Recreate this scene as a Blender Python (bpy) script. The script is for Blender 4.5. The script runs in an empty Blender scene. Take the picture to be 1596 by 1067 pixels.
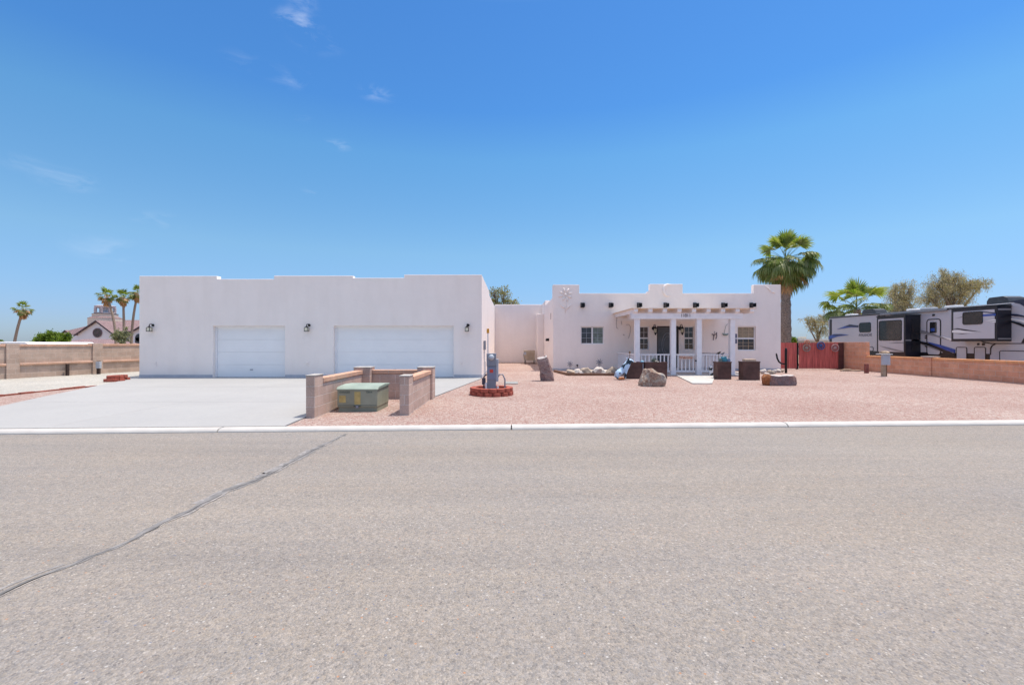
import bpy, bmesh, math, random
from mathutils import Vector, Matrix, noise as mnoise
R = math.radians
random.seed(7)
scene = bpy.context.scene
COL = scene.collection

# ------------------------------------------------------------------ camera
F, CX, CY, H = 709.33, 798.0, 533.5, 1.47       # focal length in photo pixels, centre, eye height
cam_d = bpy.data.cameras.new("camera"); cam_d.lens = 16.0; cam_d.sensor_width = 36.0
cam_d.clip_start = 0.1; cam_d.clip_end = 8000
cam = bpy.data.objects.new("camera", cam_d); COL.objects.link(cam)
cam.location = (0, 0, H); cam.rotation_euler = (R(90), 0, 0)
scene.camera = cam

# ------------------------------------------------------------------ world and sun
SUN_EL, SUN_AZ = R(74), R(66)                   # azimuth from +Y towards +X
SKY_STRENGTH, SUN_STRENGTH = 0.15, 3.0
world = bpy.data.worlds.new("World"); scene.world = world; world.use_nodes = True
wn = world.node_tree.nodes; wl = world.node_tree.links
for n in list(wn): wn.remove(n)
sky = wn.new('ShaderNodeTexSky'); sky.sky_type = 'NISHITA'; sky.sun_disc = False
sky.sun_elevation = SUN_EL; sky.sun_rotation = SUN_AZ
sky.altitude = 60; sky.air_density = 1.0; sky.dust_density = 0.25; sky.ozone_density = 1.9
bg = wn.new('ShaderNodeBackground'); bg.inputs[1].default_value = SKY_STRENGTH
wo = wn.new('ShaderNodeOutputWorld')
# thin wisps of high cloud, fixed in the sky by direction
geo = wn.new('ShaderNodeNewGeometry')
tc = wn.new('ShaderNodeTexCoord')
ns = wn.new('ShaderNodeTexNoise'); ns.inputs['Scale'].default_value = 16; ns.inputs['Detail'].default_value = 7
ns.inputs['Roughness'].default_value = 0.62; ns.inputs['Distortion'].default_value = 0.6
mp = wn.new('ShaderNodeMapping'); mp.inputs['Scale'].default_value = (1, 1, 2.6); mp.inputs['Rotation'].default_value = (0, R(18), 0)
wl.new(tc.outputs['Generated'], mp.inputs['Vector']); wl.new(mp.outputs[0], ns.inputs['Vector'])
rmp = wn.new('ShaderNodeMapRange'); rmp.inputs[1].default_value = 0.46; rmp.inputs[2].default_value = 0.72
wl.new(ns.outputs[0], rmp.inputs[0])
total = None
for (px, py, rad, amt) in [(466, 32, 26, .75), (494, 66, 30, .28), (455, 122, 30, .22), (588, 146, 22, .42), (528, 226, 16, .45),
                           (104, 280, 30, .45), (40, 256, 26, .22), (245, 343, 26, .25), (490, 297, 14, .25), (168, 390, 42, .22),
                           (470, 2, 20, .4), (380, 95, 26, .14), (470, 184, 12, .2)]:
    d = Vector(((px - CX) / F, 1, -(py - CY) / F)); ln = d.length; d.normalize()
    vd = wn.new('ShaderNodeVectorMath'); vd.operation = 'DISTANCE'
    sc_ = wn.new('ShaderNodeVectorMath'); sc_.operation = 'SUBTRACT'; sc_.inputs[1].default_value = d
    st = wn.new('ShaderNodeVectorMath'); st.operation = 'MULTIPLY'; st.inputs[1].default_value = (.62, .62, 1.5)
    le = wn.new('ShaderNodeVectorMath'); le.operation = 'LENGTH'
    wn.remove(vd)
    wl.new(tc.outputs['Generated'], sc_.inputs[0]); wl.new(sc_.outputs[0], st.inputs[0]); wl.new(st.outputs[0], le.inputs[0])
    mr = wn.new('ShaderNodeMapRange'); mr.interpolation_type = 'SMOOTHERSTEP'
    mr.inputs[1].default_value = rad * 1.15 / F / ln; mr.inputs[2].default_value = 0
    mr.inputs[3].default_value = 0; mr.inputs[4].default_value = amt * .48
    wl.new(le.outputs['Value'], mr.inputs[0])
    if total is None: total = mr.outputs[0]
    else:
        ad = wn.new('ShaderNodeMath'); ad.operation = 'ADD'; wl.new(total, ad.inputs[0]); wl.new(mr.outputs[0], ad.inputs[1]); total = ad.outputs[0]
mu = wn.new('ShaderNodeMath'); mu.operation = 'MULTIPLY'; mu.use_clamp = True
wl.new(total, mu.inputs[0]); wl.new(rmp.outputs[0], mu.inputs[1])
sz = wn.new('ShaderNodeSeparateXYZ'); wl.new(tc.outputs['Generated'], sz.inputs[0])
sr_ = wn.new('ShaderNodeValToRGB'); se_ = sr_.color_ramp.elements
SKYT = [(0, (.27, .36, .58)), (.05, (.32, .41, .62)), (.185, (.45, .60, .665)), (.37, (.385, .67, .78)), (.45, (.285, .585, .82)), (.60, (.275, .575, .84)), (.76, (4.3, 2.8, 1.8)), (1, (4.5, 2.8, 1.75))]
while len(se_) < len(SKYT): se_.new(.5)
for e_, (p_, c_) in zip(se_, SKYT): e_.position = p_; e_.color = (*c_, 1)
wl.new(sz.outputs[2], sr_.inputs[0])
hs = wn.new('ShaderNodeMixRGB'); hs.blend_type = 'MULTIPLY'; hs.inputs[0].default_value = 1      # deep blue low down; warm boost added near the zenith to fill shaded walls
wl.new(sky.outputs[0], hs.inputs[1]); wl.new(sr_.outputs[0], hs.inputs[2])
mx = wn.new('ShaderNodeMixRGB'); wl.new(mu.outputs[0], mx.inputs[0]); wl.new(hs.outputs[0], mx.inputs[1])
mx.inputs[2].default_value = (5.2, 5.4, 5.8, 1)
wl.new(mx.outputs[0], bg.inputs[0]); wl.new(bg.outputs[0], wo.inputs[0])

sd = bpy.data.lights.new("sun", 'SUN'); sd.energy = SUN_STRENGTH; sd.angle = R(0.55); sd.color = (1.0, 0.93, 0.83)
sun = bpy.data.objects.new("sun", sd); COL.objects.link(sun)
sdir = Vector((math.cos(SUN_EL) * math.sin(SUN_AZ), math.cos(SUN_EL) * math.cos(SUN_AZ), math.sin(SUN_EL)))
sun.rotation_euler = sdir.to_track_quat('Z', 'Y').to_euler(); sun.location = (30, 20, 60)
vs = scene.view_settings
vs.view_transform = 'Standard'; vs.look = 'None'; vs.gamma = 1; vs.exposure = 0.54
scene.display_settings.display_device = 'sRGB'
scene.cycles.max_bounces = 8; scene.cycles.diffuse_bounces = 5

# ------------------------------------------------------------------ helpers
def P(px, py, D): return Vector(((px - CX) / F * D, D, H - (py - CY) / F * D))
def X_(px, D): return (px - CX) / F * D
def Z_(py, D): return H - (py - CY) / F * D

def lin(c):
    return tuple((v / 255 / 12.92) if v <= 10 else ((v / 255 + 0.055) / 1.055) ** 2.4 for v in c)

def new_mat(name):
    m = bpy.data.materials.new(name); m.use_nodes = True
    nt = m.node_tree; b = nt.nodes['Principled BSDF']
    return m, nt, b

def mat(name, col, rough=0.8, var=0.12, scale=3.0, bump=0.0, bscale=60.0, metal=0.0, spec=0.3, col2=None, detail=4, bdist=0.01, coord='Object'):
    """plain material with noise-varied colour and optional bump (linear colours)"""
    m, nt, b = new_mat(name); N = nt.nodes; L = nt.links
    tcn = N.new('ShaderNodeTexCoord')
    nz = N.new('ShaderNodeTexNoise'); nz.inputs['Scale'].default_value = scale; nz.inputs['Detail'].default_value = detail
    L.new(tcn.outputs[coord], nz.inputs['Vector'])
    mr = N.new('ShaderNodeMapRange'); mr.inputs[1].default_value = .3; mr.inputs[2].default_value = .7
    L.new(nz.outputs[0], mr.inputs[0])
    mix = N.new('ShaderNodeMixRGB'); L.new(mr.outputs[0], mix.inputs[0])
    c2 = col2 or tuple(min(1, c * (1 + var)) for c in col)
    c1 = col if col2 else tuple(c * (1 - var) for c in col)
    mix.inputs[1].default_value = (*c1, 1); mix.inputs[2].default_value = (*c2, 1)
    L.new(mix.outputs[0], b.inputs['Base Color'])
    b.inputs['Roughness'].default_value = rough; b.inputs['Metallic'].default_value = metal
    b.inputs['Specular IOR Level'].default_value = spec
    if bump:
        n2 = N.new('ShaderNodeTexNoise'); n2.inputs['Scale'].default_value = bscale; n2.inputs['Detail'].default_value = 5
        L.new(tcn.outputs[coord], n2.inputs['Vector'])
        bp = N.new('ShaderNodeBump'); bp.inputs['Strength'].default_value = bump; bp.inputs['Distance'].default_value = bdist
        L.new(n2.outputs[0], bp.inputs['Height']); L.new(bp.outputs[0], b.inputs['Normal'])
    return m

def ramp(N, stops, interp='LINEAR'):
    r = N.new('ShaderNodeValToRGB'); r.color_ramp.interpolation = interp
    el = r.color_ramp.elements
    while len(el) < len(stops): el.new(0.5)
    for e, (p, c) in zip(el, stops): e.position = p; e.color = (*c, 1) if len(c) == 3 else c
    return r

def mulcol(N, L, a, bsock, fac=1.0, mode='MULTIPLY'):
    m = N.new('ShaderNodeMixRGB'); m.blend_type = mode; m.inputs[0].default_value = fac
    L.new(a, m.inputs[1]); L.new(bsock, m.inputs[2]); return m.outputs[0]

def pebble_mat(name, cols, cell, cell2, tone_lo, tone_hi, bump=0.6, dist=0.015, patch=0.5, tone=None, streak=None, mix2=.35):
    """loose stone or aggregate: per-stone colour cells at two sizes, large patches of tone"""
    m, nt, b = new_mat(name); N = nt.nodes; L = nt.links
    tcn = N.new('ShaderNodeTexCoord')
    wob = N.new('ShaderNodeTexNoise'); wob.inputs['Scale'].default_value = 1 / cell * .6
    L.new(tcn.outputs['Object'], wob.inputs['Vector'])
    v1 = N.new('ShaderNodeTexVoronoi'); v1.inputs['Scale'].default_value = 1 / cell
    L.new(tcn.outputs['Object'], v1.inputs['Vector'])
    v2 = N.new('ShaderNodeTexVoronoi'); v2.inputs['Scale'].default_value = 1 / cell2
    L.new(tcn.outputs['Object'], v2.inputs['Vector'])
    n = len(cols)
    r1 = ramp(N, [(i / n, c) for i, c in enumerate(cols)], 'CONSTANT')
    sx = N.new('ShaderNodeSeparateColor'); L.new(v1.outputs['Color'], sx.inputs[0]); L.new(sx.outputs[0], r1.inputs[0])
    r2 = ramp(N, [(i / n, c) for i, c in enumerate(cols)], 'CONSTANT')
    sx2 = N.new('ShaderNodeSeparateColor'); L.new(v2.outputs['Color'], sx2.inputs[0]); L.new(sx2.outputs[1], r2.inputs[0])
    mx1 = N.new('ShaderNodeMixRGB'); mx1.inputs[0].default_value = mix2
    L.new(r1.outputs[0], mx1.inputs[1]); L.new(r2.outputs[0], mx1.inputs[2])
    pn = N.new('ShaderNodeTexNoise'); pn.inputs['Scale'].default_value = patch; pn.inputs['Detail'].default_value = 6; pn.inputs['Roughness'].default_value = .6
    if streak:
        mpp = N.new('ShaderNodeMapping'); mpp.inputs['Scale'].default_value = streak
        L.new(tcn.outputs['Object'], mpp.inputs['Vector']); L.new(mpp.outputs[0], pn.inputs['Vector'])
    else: L.new(tcn.outputs['Object'], pn.inputs['Vector'])
    pr = ramp(N, [(.3, tone_lo), (.7, tone_hi)])
    L.new(pn.outputs[0], pr.inputs[0])
    out = mulcol(N, L, mx1.outputs[0], pr.outputs[0])
    L.new(out, b.inputs['Base Color'])
    b.inputs['Roughness'].default_value = .95; b.inputs['Specular IOR Level'].default_value = .15
    bp = N.new('ShaderNodeBump'); bp.inputs['Strength'].default_value = bump; bp.inputs['Distance'].default_value = dist
    bp.invert = True
    L.new(v1.outputs['Distance'], bp.inputs['Height']); L.new(bp.outputs[0], b.inputs['Normal'])
    return m, N, L, b, out, tcn

def stucco_mat(name, col):
    m, nt, b = new_mat(name); N = nt.nodes; L = nt.links
    tcn = N.new('ShaderNodeTexCoord')
    a = N.new('ShaderNodeTexNoise'); a.inputs['Scale'].default_value = .7; a.inputs['Detail'].default_value = 8; a.inputs['Roughness'].default_value = .65
    L.new(tcn.outputs['Object'], a.inputs['Vector'])
    r = ramp(N, [(.3, tuple(c * .945 for c in col)), (.7, col)])
    L.new(a.outputs[0], r.inputs[0])
    # thin run-down marks under the parapet
    mpp = N.new('ShaderNodeMapping'); mpp.inputs['Scale'].default_value = (2.2, 2.2, .5)
    L.new(tcn.outputs['Object'], mpp.inputs['Vector'])
    s = N.new('ShaderNodeTexNoise'); s.inputs['Scale'].default_value = 1; s.inputs['Detail'].default_value = 6
    L.new(mpp.outputs[0], s.inputs['Vector'])
    sr = ramp(N, [(.3, (.965, .96, .955)), (.55, (1, 1, 1))]); L.new(s.outputs[0], sr.inputs[0])
    o = mulcol(N, L, r.outputs[0], sr.outputs[0])
    L.new(o, b.inputs['Base Color'])
    b.inputs['Roughness'].default_value = .93; b.inputs['Specular IOR Level'].default_value = .12
    f = N.new('ShaderNodeTexNoise'); f.inputs['Scale'].default_value = 70; f.inputs['Detail'].default_value = 4
    L.new(tcn.outputs['Object'], f.inputs['Vector'])
    g = N.new('ShaderNodeTexNoise'); g.inputs['Scale'].default_value = 5; g.inputs['Detail'].default_value = 3
    L.new(tcn.outputs['Object'], g.inputs['Vector'])
    b1 = N.new('ShaderNodeBump'); b1.inputs['Strength'].default_value = .5; b1.inputs['Distance'].default_value = .006
    b2 = N.new('ShaderNodeBump'); b2.inputs['Strength'].default_value = .5; b2.inputs['Distance'].default_value = .02
    L.new(g.outputs[0], b2.inputs['Height']); L.new(b2.outputs[0], b1.inputs['Normal'])
    L.new(f.outputs[0], b1.inputs['Height']); L.new(b1.outputs[0], b.inputs['Normal'])
    return m

def block_mat(name, c1, c2, mortar, width=.406, height=.203, msize=.008, bump=.7, stain=None):
    m, nt, b = new_mat(name); N = nt.nodes; L = nt.links
    tcn = N.new('ShaderNodeTexCoord'); sp = N.new('ShaderNodeSeparateXYZ'); L.new(tcn.outputs['Object'], sp.inputs[0])
    ad = N.new('ShaderNodeMath'); ad.operation = 'ADD'; L.new(sp.outputs[0], ad.inputs[0]); L.new(sp.outputs[1], ad.inputs[1])
    cb = N.new('ShaderNodeCombineXYZ'); L.new(ad.outputs[0], cb.inputs[0]); L.new(sp.outputs[2], cb.inputs[1])
    bk = N.new('ShaderNodeTexBrick'); L.new(cb.outputs[0], bk.inputs['Vector'])
    bk.inputs['Scale'].default_value = 1; bk.inputs['Brick Width'].default_value = width; bk.inputs['Row Height'].default_value = height
    bk.inputs['Mortar Size'].default_value = msize; bk.inputs['Mortar Smooth'].default_value = .3
    bk.inputs['Color1'].default_value = (*c1, 1); bk.inputs['Color2'].default_value = (*c2, 1); bk.inputs['Mortar'].default_value = (*mortar, 1)
    nz = N.new('ShaderNodeTexNoise'); nz.inputs['Scale'].default_value = 2.3; nz.inputs['Detail'].default_value = 8; nz.inputs['Roughness'].default_value = .7
    L.new(tcn.outputs['Object'], nz.inputs['Vector'])
    r = ramp(N, [(.3, (.78, .77, .76)), (.7, (1.12, 1.1, 1.1))]); L.new(nz.outputs[0], r.inputs[0])
    o = mulcol(N, L, bk.outputs['Color'], r.outputs[0])
    nf = N.new('ShaderNodeTexNoise'); nf.inputs['Scale'].default_value = 90; nf.inputs['Detail'].default_value = 3
    L.new(tcn.outputs['Object'], nf.inputs['Vector'])
    r2 = ramp(N, [(.3, (.8, .8, .8)), (.7, (1.15, 1.15, 1.15))]); L.new(nf.outputs[0], r2.inputs[0])
    o = mulcol(N, L, o, r2.outputs[0])
    L.new(o, b.inputs['Base Color']); b.inputs['Roughness'].default_value = .92; b.inputs['Specular IOR Level'].default_value = .15
    b1 = N.new('ShaderNodeBump'); b1.inputs['Strength'].default_value = bump; b1.inputs['Distance'].default_value = .008; b1.invert = True
    b2 = N.new('ShaderNodeBump'); b2.inputs['Strength'].default_value = .5; b2.inputs['Distance'].default_value = .004
    L.new(bk.outputs['Fac'], b1.inputs['Height']); L.new(nf.outputs[0], b2.inputs['Height'])
    L.new(b1.outputs[0], b2.inputs['Normal']); L.new(b2.outputs[0], b.inputs['Normal'])
    return m

def leaf_mat(name, cols, trans=.35, rough=.55):
    m, nt, b = new_mat(name); N = nt.nodes; L = nt.links
    g = N.new('ShaderNodeNewGeometry')
    r = ramp(N, [(i / max(1, len(cols) - 1), c) for i, c in enumerate(cols)])
    L.new(g.outputs['Random Per Island'], r.inputs[0])
    L.new(r.outputs[0], b.inputs['Base Color']); b.inputs['Roughness'].default_value = rough; b.inputs['Specular IOR Level'].default_value = .35
    t = N.new('ShaderNodeBsdfTranslucent')
    br = N.new('ShaderNodeMixRGB'); br.blend_type = 'MULTIPLY'; br.inputs[0].default_value = 1; br.inputs[2].default_value = (1.5, 1.6, .8, 1)
    L.new(r.outputs[0], br.inputs[1]); L.new(br.outputs[0], t.inputs[0])
    ms = N.new('ShaderNodeMixShader'); ms.inputs[0].default_value = trans
    L.new(b.outputs[0], ms.inputs[1]); L.new(t.outputs[0], ms.inputs[2])
    L.new(ms.outputs[0], N['Material Output'].inputs[0])
    return m

def wloc(o):
    v = Vector((0, 0, 0))
    while o: v += o.location; o = o.parent
    return v

class MB:
    def __init__(s): s.v = []; s.f = []; s.m = []; s.mi = 0; s.M = None
    def _add(s, vs, fs):
        o = len(s.v)
        if s.M is not None: vs = [s.M @ Vector(v) for v in vs]
        s.v += [tuple(v) for v in vs]; s.f += [tuple(i + o for i in f) for f in fs]; s.m += [s.mi] * len(fs)
        return s
    def box(s, x0, x1, y0, y1, z0, z1):
        return s._add([(x0, y0, z0), (x1, y0, z0), (x1, y1, z0), (x0, y1, z0), (x0, y0, z1), (x1, y0, z1), (x1, y1, z1), (x0, y1, z1)],
                      [(0, 3, 2, 1), (4, 5, 6, 7), (0, 1, 5, 4), (1, 2, 6, 5), (2, 3, 7, 6), (3, 0, 4, 7)])
    def prism(s, pts, vec):
        """polygon pts (3D) extruded by vec"""
        n = len(pts); a = [Vector(p) for p in pts]; vec = Vector(vec); b_ = [p + vec for p in a]
        fs = [tuple(range(n))[::-1], tuple(range(n, 2 * n))] + [(i, (i + 1) % n, n + (i + 1) % n, n + i) for i in range(n)]
        return s._add(a + b_, fs)
    def tube(s, pts, rad, n=6, cap=True):
        pts = [Vector(p) for p in pts]
        if not isinstance(rad, (list, tuple)): rad = [rad] * len(pts)
        vs, fs = [], []
        up = None
        for i, p in enumerate(pts):
            d = (pts[min(i + 1, len(pts) - 1)] - pts[max(i - 1, 0)])
            d = d.normalized() if d.length > 1e-9 else Vector((0, 0, 1))
            if up is None:
                up = Vector((0, 0, 1)) if abs(d.z) < .9 else Vector((1, 0, 0))
            u = d.cross(up)
            if u.length < 1e-4: u = d.cross(Vector((0, 1, 0)))
            u.normalize(); w = u.cross(d).normalized(); up = w
            for k in range(n):
                a = 2 * math.pi * k / n
                vs.append(p + (u * math.cos(a) + w * math.sin(a)) * rad[i])
        for i in range(len(pts) - 1):
            for k in range(n):
                a, b_ = i * n + k, i * n + (k + 1) % n
                fs.append((a, b_, b_ + n, a + n))
        if cap:
            fs.append(tuple(range(n))[::-1]); fs.append(tuple(range((len(pts) - 1) * n, len(pts) * n)))
        return s._add(vs, fs)
    def lathe(s, prof, c, n=16):
        """prof: list of (r, z) ; around vertical axis at c"""
        vs, fs = [], []
        for r_, z in prof:
            for k in range(n):
                a = 2 * math.pi * k / n; vs.append((c[0] + r_ * math.cos(a), c[1] + r_ * math.sin(a), c[2] + z))
        for i in range(len(prof) - 1):
            for k in range(n):
                a, b_ = i * n + k, i * n + (k + 1) % n; fs.append((a, b_, b_ + n, a + n))
        fs.append(tuple(range(n))[::-1]); fs.append(tuple(range((len(prof) - 1) * n, len(prof) * n)))
        return s._add(vs, fs)
    def build(s, name, mats, parent=None, smooth=False, bevel=0, segs=2, origin=None, sub=0, dissolve=False, recalc=True):
        me = bpy.data.meshes.new(name)
        if parent is not None: off = wloc(parent)
        elif origin is not None: off = Vector(origin)
        else:
            xs = [v[0] for v in s.v]; ys = [v[1] for v in s.v]; zs = [v[2] for v in s.v]
            off = Vector(((min(xs) + max(xs)) / 2, (min(ys) + max(ys)) / 2, min(zs)))
        me.from_pydata([(v[0] - off.x, v[1] - off.y, v[2] - off.z) for v in s.v], [], s.f)
        if not isinstance(mats, (list, tuple)): mats = [mats]
        for m in mats: me.materials.append(m)
        for p, mi in zip(me.polygons, s.m): p.material_index = mi; p.use_smooth = smooth
        bm = bmesh.new(); bm.from_mesh(me)
        if recalc: bmesh.ops.recalc_face_normals(bm, faces=bm.faces)
        if dissolve: bmesh.ops.dissolve_limit(bm, angle_limit=R(1), verts=bm.verts, edges=bm.edges)
        bm.to_mesh(me); bm.free()
        o = bpy.data.objects.new(name, me); COL.objects.link(o)
        if parent is not None: o.parent = parent
        else: o.location = off
        if bevel:
            bv = o.modifiers.new('bevel', 'BEVEL'); bv.width = bevel; bv.segments = segs; bv.limit_method = 'ANGLE'; bv.angle_limit = R(35)
            bv.harden_normals = False
        return o

def voxel(add, sub=()):
    """union of boxes minus boxes as one closed mesh; box = (x0,x1,y0,y1,z0,z1)"""
    al = list(add) + list(sub)
    br = [sorted({round(b[i], 5) for b in al} | {round(b[i + 1], 5) for b in al}) for i in (0, 2, 4)]
    nx, ny, nz = (len(b) - 1 for b in br)
    def inside(b, c): return b[0] < c[0] < b[1] and b[2] < c[1] < b[3] and b[4] < c[2] < b[5]
    sol = {}
    for i in range(nx):
        for j in range(ny):
            for k in range(nz):
                c = ((br[0][i] + br[0][i + 1]) / 2, (br[1][j] + br[1][j + 1]) / 2, (br[2][k] + br[2][k + 1]) / 2)
                if any(inside(b, c) for b in add) and not any(inside(b, c) for b in sub): sol[(i, j, k)] = 1
    mb = MB(); vid = {}
    def V(i, j, k):
        if (i, j, k) not in vid: vid[(i, j, k)] = len(mb.v); mb.v.append((br[0][i], br[1][j], br[2][k]))
        return vid[(i, j, k)]
    D = [((-1, 0, 0), [(0, 0, 0), (0, 0, 1), (0, 1, 1), (0, 1, 0)]), ((1, 0, 0), [(1, 0, 0), (1, 1, 0), (1, 1, 1), (1, 0, 1)]),
         ((0, -1, 0), [(0, 0, 0), (1, 0, 0), (1, 0, 1), (0, 0, 1)]), ((0, 1, 0), [(0, 1, 0), (0, 1, 1), (1, 1, 1), (1, 1, 0)]),
         ((0, 0, -1), [(0, 0, 0), (0, 1, 0), (1, 1, 0), (1, 0, 0)]), ((0, 0, 1), [(0, 0, 1), (1, 0, 1), (1, 1, 1), (0, 1, 1)])]
    for (i, j, k) in sol:
        for (d, q) in D:
            if (i + d[0], j + d[1], k + d[2]) not in sol:
                mb.f.append(tuple(V(i + a, j + b_, k + c) for a, b_, c in q)); mb.m.append(0)
    return mb

def tag(o, label=None, cat=None, group=None, kind=None):
    if label: o['label'] = label
    if cat: o['category'] = cat
    if group: o['group'] = group
    if kind: o['kind'] = kind
    return o
def thing(name, label, cat, loc=(0, 0, 0), group=None):
    o = bpy.data.objects.new(name, None); COL.objects.link(o); o.location = loc; o.empty_display_size = .3
    return tag(o, label, cat, group)
def copy_tree(o, parent=None):
    c = o.copy(); COL.objects.link(c)
    if parent is not None: c.parent = parent
    for ch in list(o.children): copy_tree(ch, c)
    return c
def text_part(name, s, size, mat_, parent, loc, rot=(R(90), 0, 0), ext=.002, align='CENTER', xs=1.0, bold=0.0):
    cu = bpy.data.curves.new(name, 'FONT'); cu.body = s; cu.size = size; cu.extrude = ext; cu.align_x = align; cu.align_y = 'CENTER'; cu.offset = bold
    to = bpy.data.objects.new(name, cu); COL.objects.link(to)
    dg = bpy.context.evaluated_depsgraph_get(); me = bpy.data.meshes.new_from_object(to.evaluated_get(dg))
    bpy.data.objects.remove(to); bpy.data.curves.remove(cu)
    me.materials.clear(); me.materials.append(mat_); me.name = name
    M = Matrix.Translation(Vector(loc) - (wloc(parent) if parent else Vector((0, 0, 0)))) @ (Matrix.Rotation(rot[2], 4, 'Z') @ Matrix.Rotation(rot[0], 4, 'X')) @ Matrix.Diagonal((xs, 1, 1, 1))
    me.transform(M)
    o = bpy.data.objects.new(name, me); COL.objects.link(o)
    if parent: o.parent = parent
    return o

# ------------------------------------------------------------------ materials
M = {}
M['stucco'] = stucco_mat('stucco_white', (.91, .825, .77))
M['stucco_house'] = stucco_mat('stucco_house', (.91, .82, .765))
M['stem'] = mat('stem_wall', (.50, .50, .53), .9, .08, 4, .3)
M['white'] = mat('white_paint', (.80, .79, .80), .5, .04, 6, .1, 40)
M['garage_door'] = mat('garage_door_enamel', (.86, .85, .84), .62, .02, 2, .15, 120, bdist=.002)
M['porch_white'] = mat('porch_paint', (.84, .81, .82), .55, .05, 5, .15, 60)
M['black'] = mat('black_metal', (.012, .012, .014), .45, .2, 20)
M['dark_gap'] = mat('dark_void', (.01, .01, .01), .9, .1, 5)
M['glass'] = mat('window_glass', (.035, .04, .05), .06, .5, 1.2, spec=.5)
M['lampglass'] = mat('lamp_glass', (.75, .70, .55), .15, .1, 10, spec=.5)
M['roofing'] = mat('roofing', (.45, .44, .43), .9, .1, 2, .3)
M['brown_box'] = mat('brown_metal', (.10, .052, .043), .6, .35, 3, .3, 30)
M['tan_board'] = mat('tan_board', (.56, .42, .30), .8, .15, 8, .3)
M['terracotta'] = mat('red_brick', (.36, .095, .065), .88, .25, 9, .5, 40, bdist=.01)
M['grey_metal'] = mat('grey_steel', (.235, .255, .30), .45, .08, 5, .1, 50, metal=.15)
M['lgrey_metal'] = mat('light_grey_steel', (.42, .45, .50), .45, .08, 5, .1, 50)
M['pvc'] = mat('white_pvc', (.7, .7, .7), .4, .05, 5)
M['cream'] = mat('cream_paint', (.62, .56, .44), .6, .1, 5)
M['orange'] = mat('orange_plastic', (.62, .28, .03), .5, .1, 5)
M['redlabel'] = mat('red_label', (.55, .06, .04), .5, .1, 5)
M['trans'] = mat('faded_green_paint', (.27, .29, .225), .55, .18, 2.0, .15, 30)
M['transtop'] = mat('faded_green_lid', (.30, .37, .31), .6, .15, 2.5, .15, 30)
M['yellow'] = mat('faded_yellow_label', (.46, .37, .15), .6, .15, 12)
M['pillar'] = block_mat('pillar_block', (.52, .385, .32), (.60, .455, .375), (.66, .58, .52))
M['block'] = block_mat('tan_block', (.47, .355, .285), (.56, .43, .345), (.58, .50, .43))
M['capblk'] = block_mat('cap_block', (.60, .37, .26), (.66, .42, .30), (.62, .48, .40))
M['sidewall'] = block_mat('orange_block', (.68, .33, .21), (.76, .40, .25), (.72, .52, .41))
M['sidecap'] = block_mat('side_cap_block', (.78, .38, .18), (.84, .42, .21), (.7, .5, .35))
M['redwood'] = None
M['wood'] = mat('weathered_wood', (.20, .125, .08), .85, .3, 6, .5, 20)
M['woodlight'] = mat('split_wood', (.44, .33, .23), .85, .25, 6, .5, 20)
M['palm_trunk'] = mat('palm_bark', (.28, .215, .17), .95, .45, 14, .9, 30, bdist=.03)
M['bark'] = mat('bark', (.20, .155, .125), .95, .3, 8, .7, 30)
M['river'] = mat('river_rock', (.40, .33, .26), .85, .28, 3.5, .3, 25)
M['riverw'] = mat('white_rock', (.58, .53, .48), .85, .2, 3.5, .3, 25)
M['turq'] = mat('turquoise_glaze', (.05, .26, .34), .3, .4, 8, spec=.5)
M['patina'] = mat('patina_metal', (.18, .24, .22), .6, .4, 9)
M['greyorn'] = mat('galvanised', (.27, .28, .32), .5, .2, 9, metal=.3)
M['rv_white'] = mat('gelcoat', (.50, .50, .55), .25, .03, 1.2, spec=.5)
M['rv_cap'] = mat('front_cap', (.66, .66, .70), .22, .03, 1, spec=.5)
M['rv_black'] = mat('rv_trim_black', (.012, .012, .016), .35, .2, 5, spec=.5)
M['rv_dark'] = mat('rv_slide_dark', (.011, .011, .019), .3, .3, 2, spec=.5)
M['rv_blue'] = mat('rv_blue', (.02, .07, .33), .3, .15, 4, spec=.5)
M['rv_navy'] = mat('rv_navy', (.018, .022, .055), .3, .15, 4, spec=.5)
M['rv_grey'] = mat('rv_grey', (.22, .22, .24), .35, .1, 4, spec=.5)
M['rv_pale'] = mat('rv_pale', (.8, .8, .8), .35, .05, 4, spec=.5)
M['rv_glass'] = mat('rv_glass', (.018, .018, .020), .06, .5, 1.5, spec=.5)
M['rv_roof'] = mat('rv_roof', (.40, .38, .36), .7, .1, 4)
M['ac_dark'] = mat('ac_shroud', (.055, .06, .068), .5, .15, 4)
M['sealant'] = mat('crack_sealant', (.19, .185, .18), .8, .35, 9, .5, 40)
M['orange_metal'] = mat('rusty_orange', (.55, .20, .12), .7, .2, 8)
M['blue_metal'] = mat('painted_blue', (.05, .09, .25), .6, .25, 8)
M['grey_tan'] = mat('grey_tan_metal', (.30, .24, .21), .7, .2, 8)
M['sign_cream'] = mat('sign_cream', (.62, .48, .42), .7, .1, 8)
M['sign_red'] = mat('sign_red', (.42, .14, .06), .7, .1, 8)
M['number'] = mat('number_bronze', (.07, .035, .045), .5, .2, 8)
M['cowblue'] = None

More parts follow.
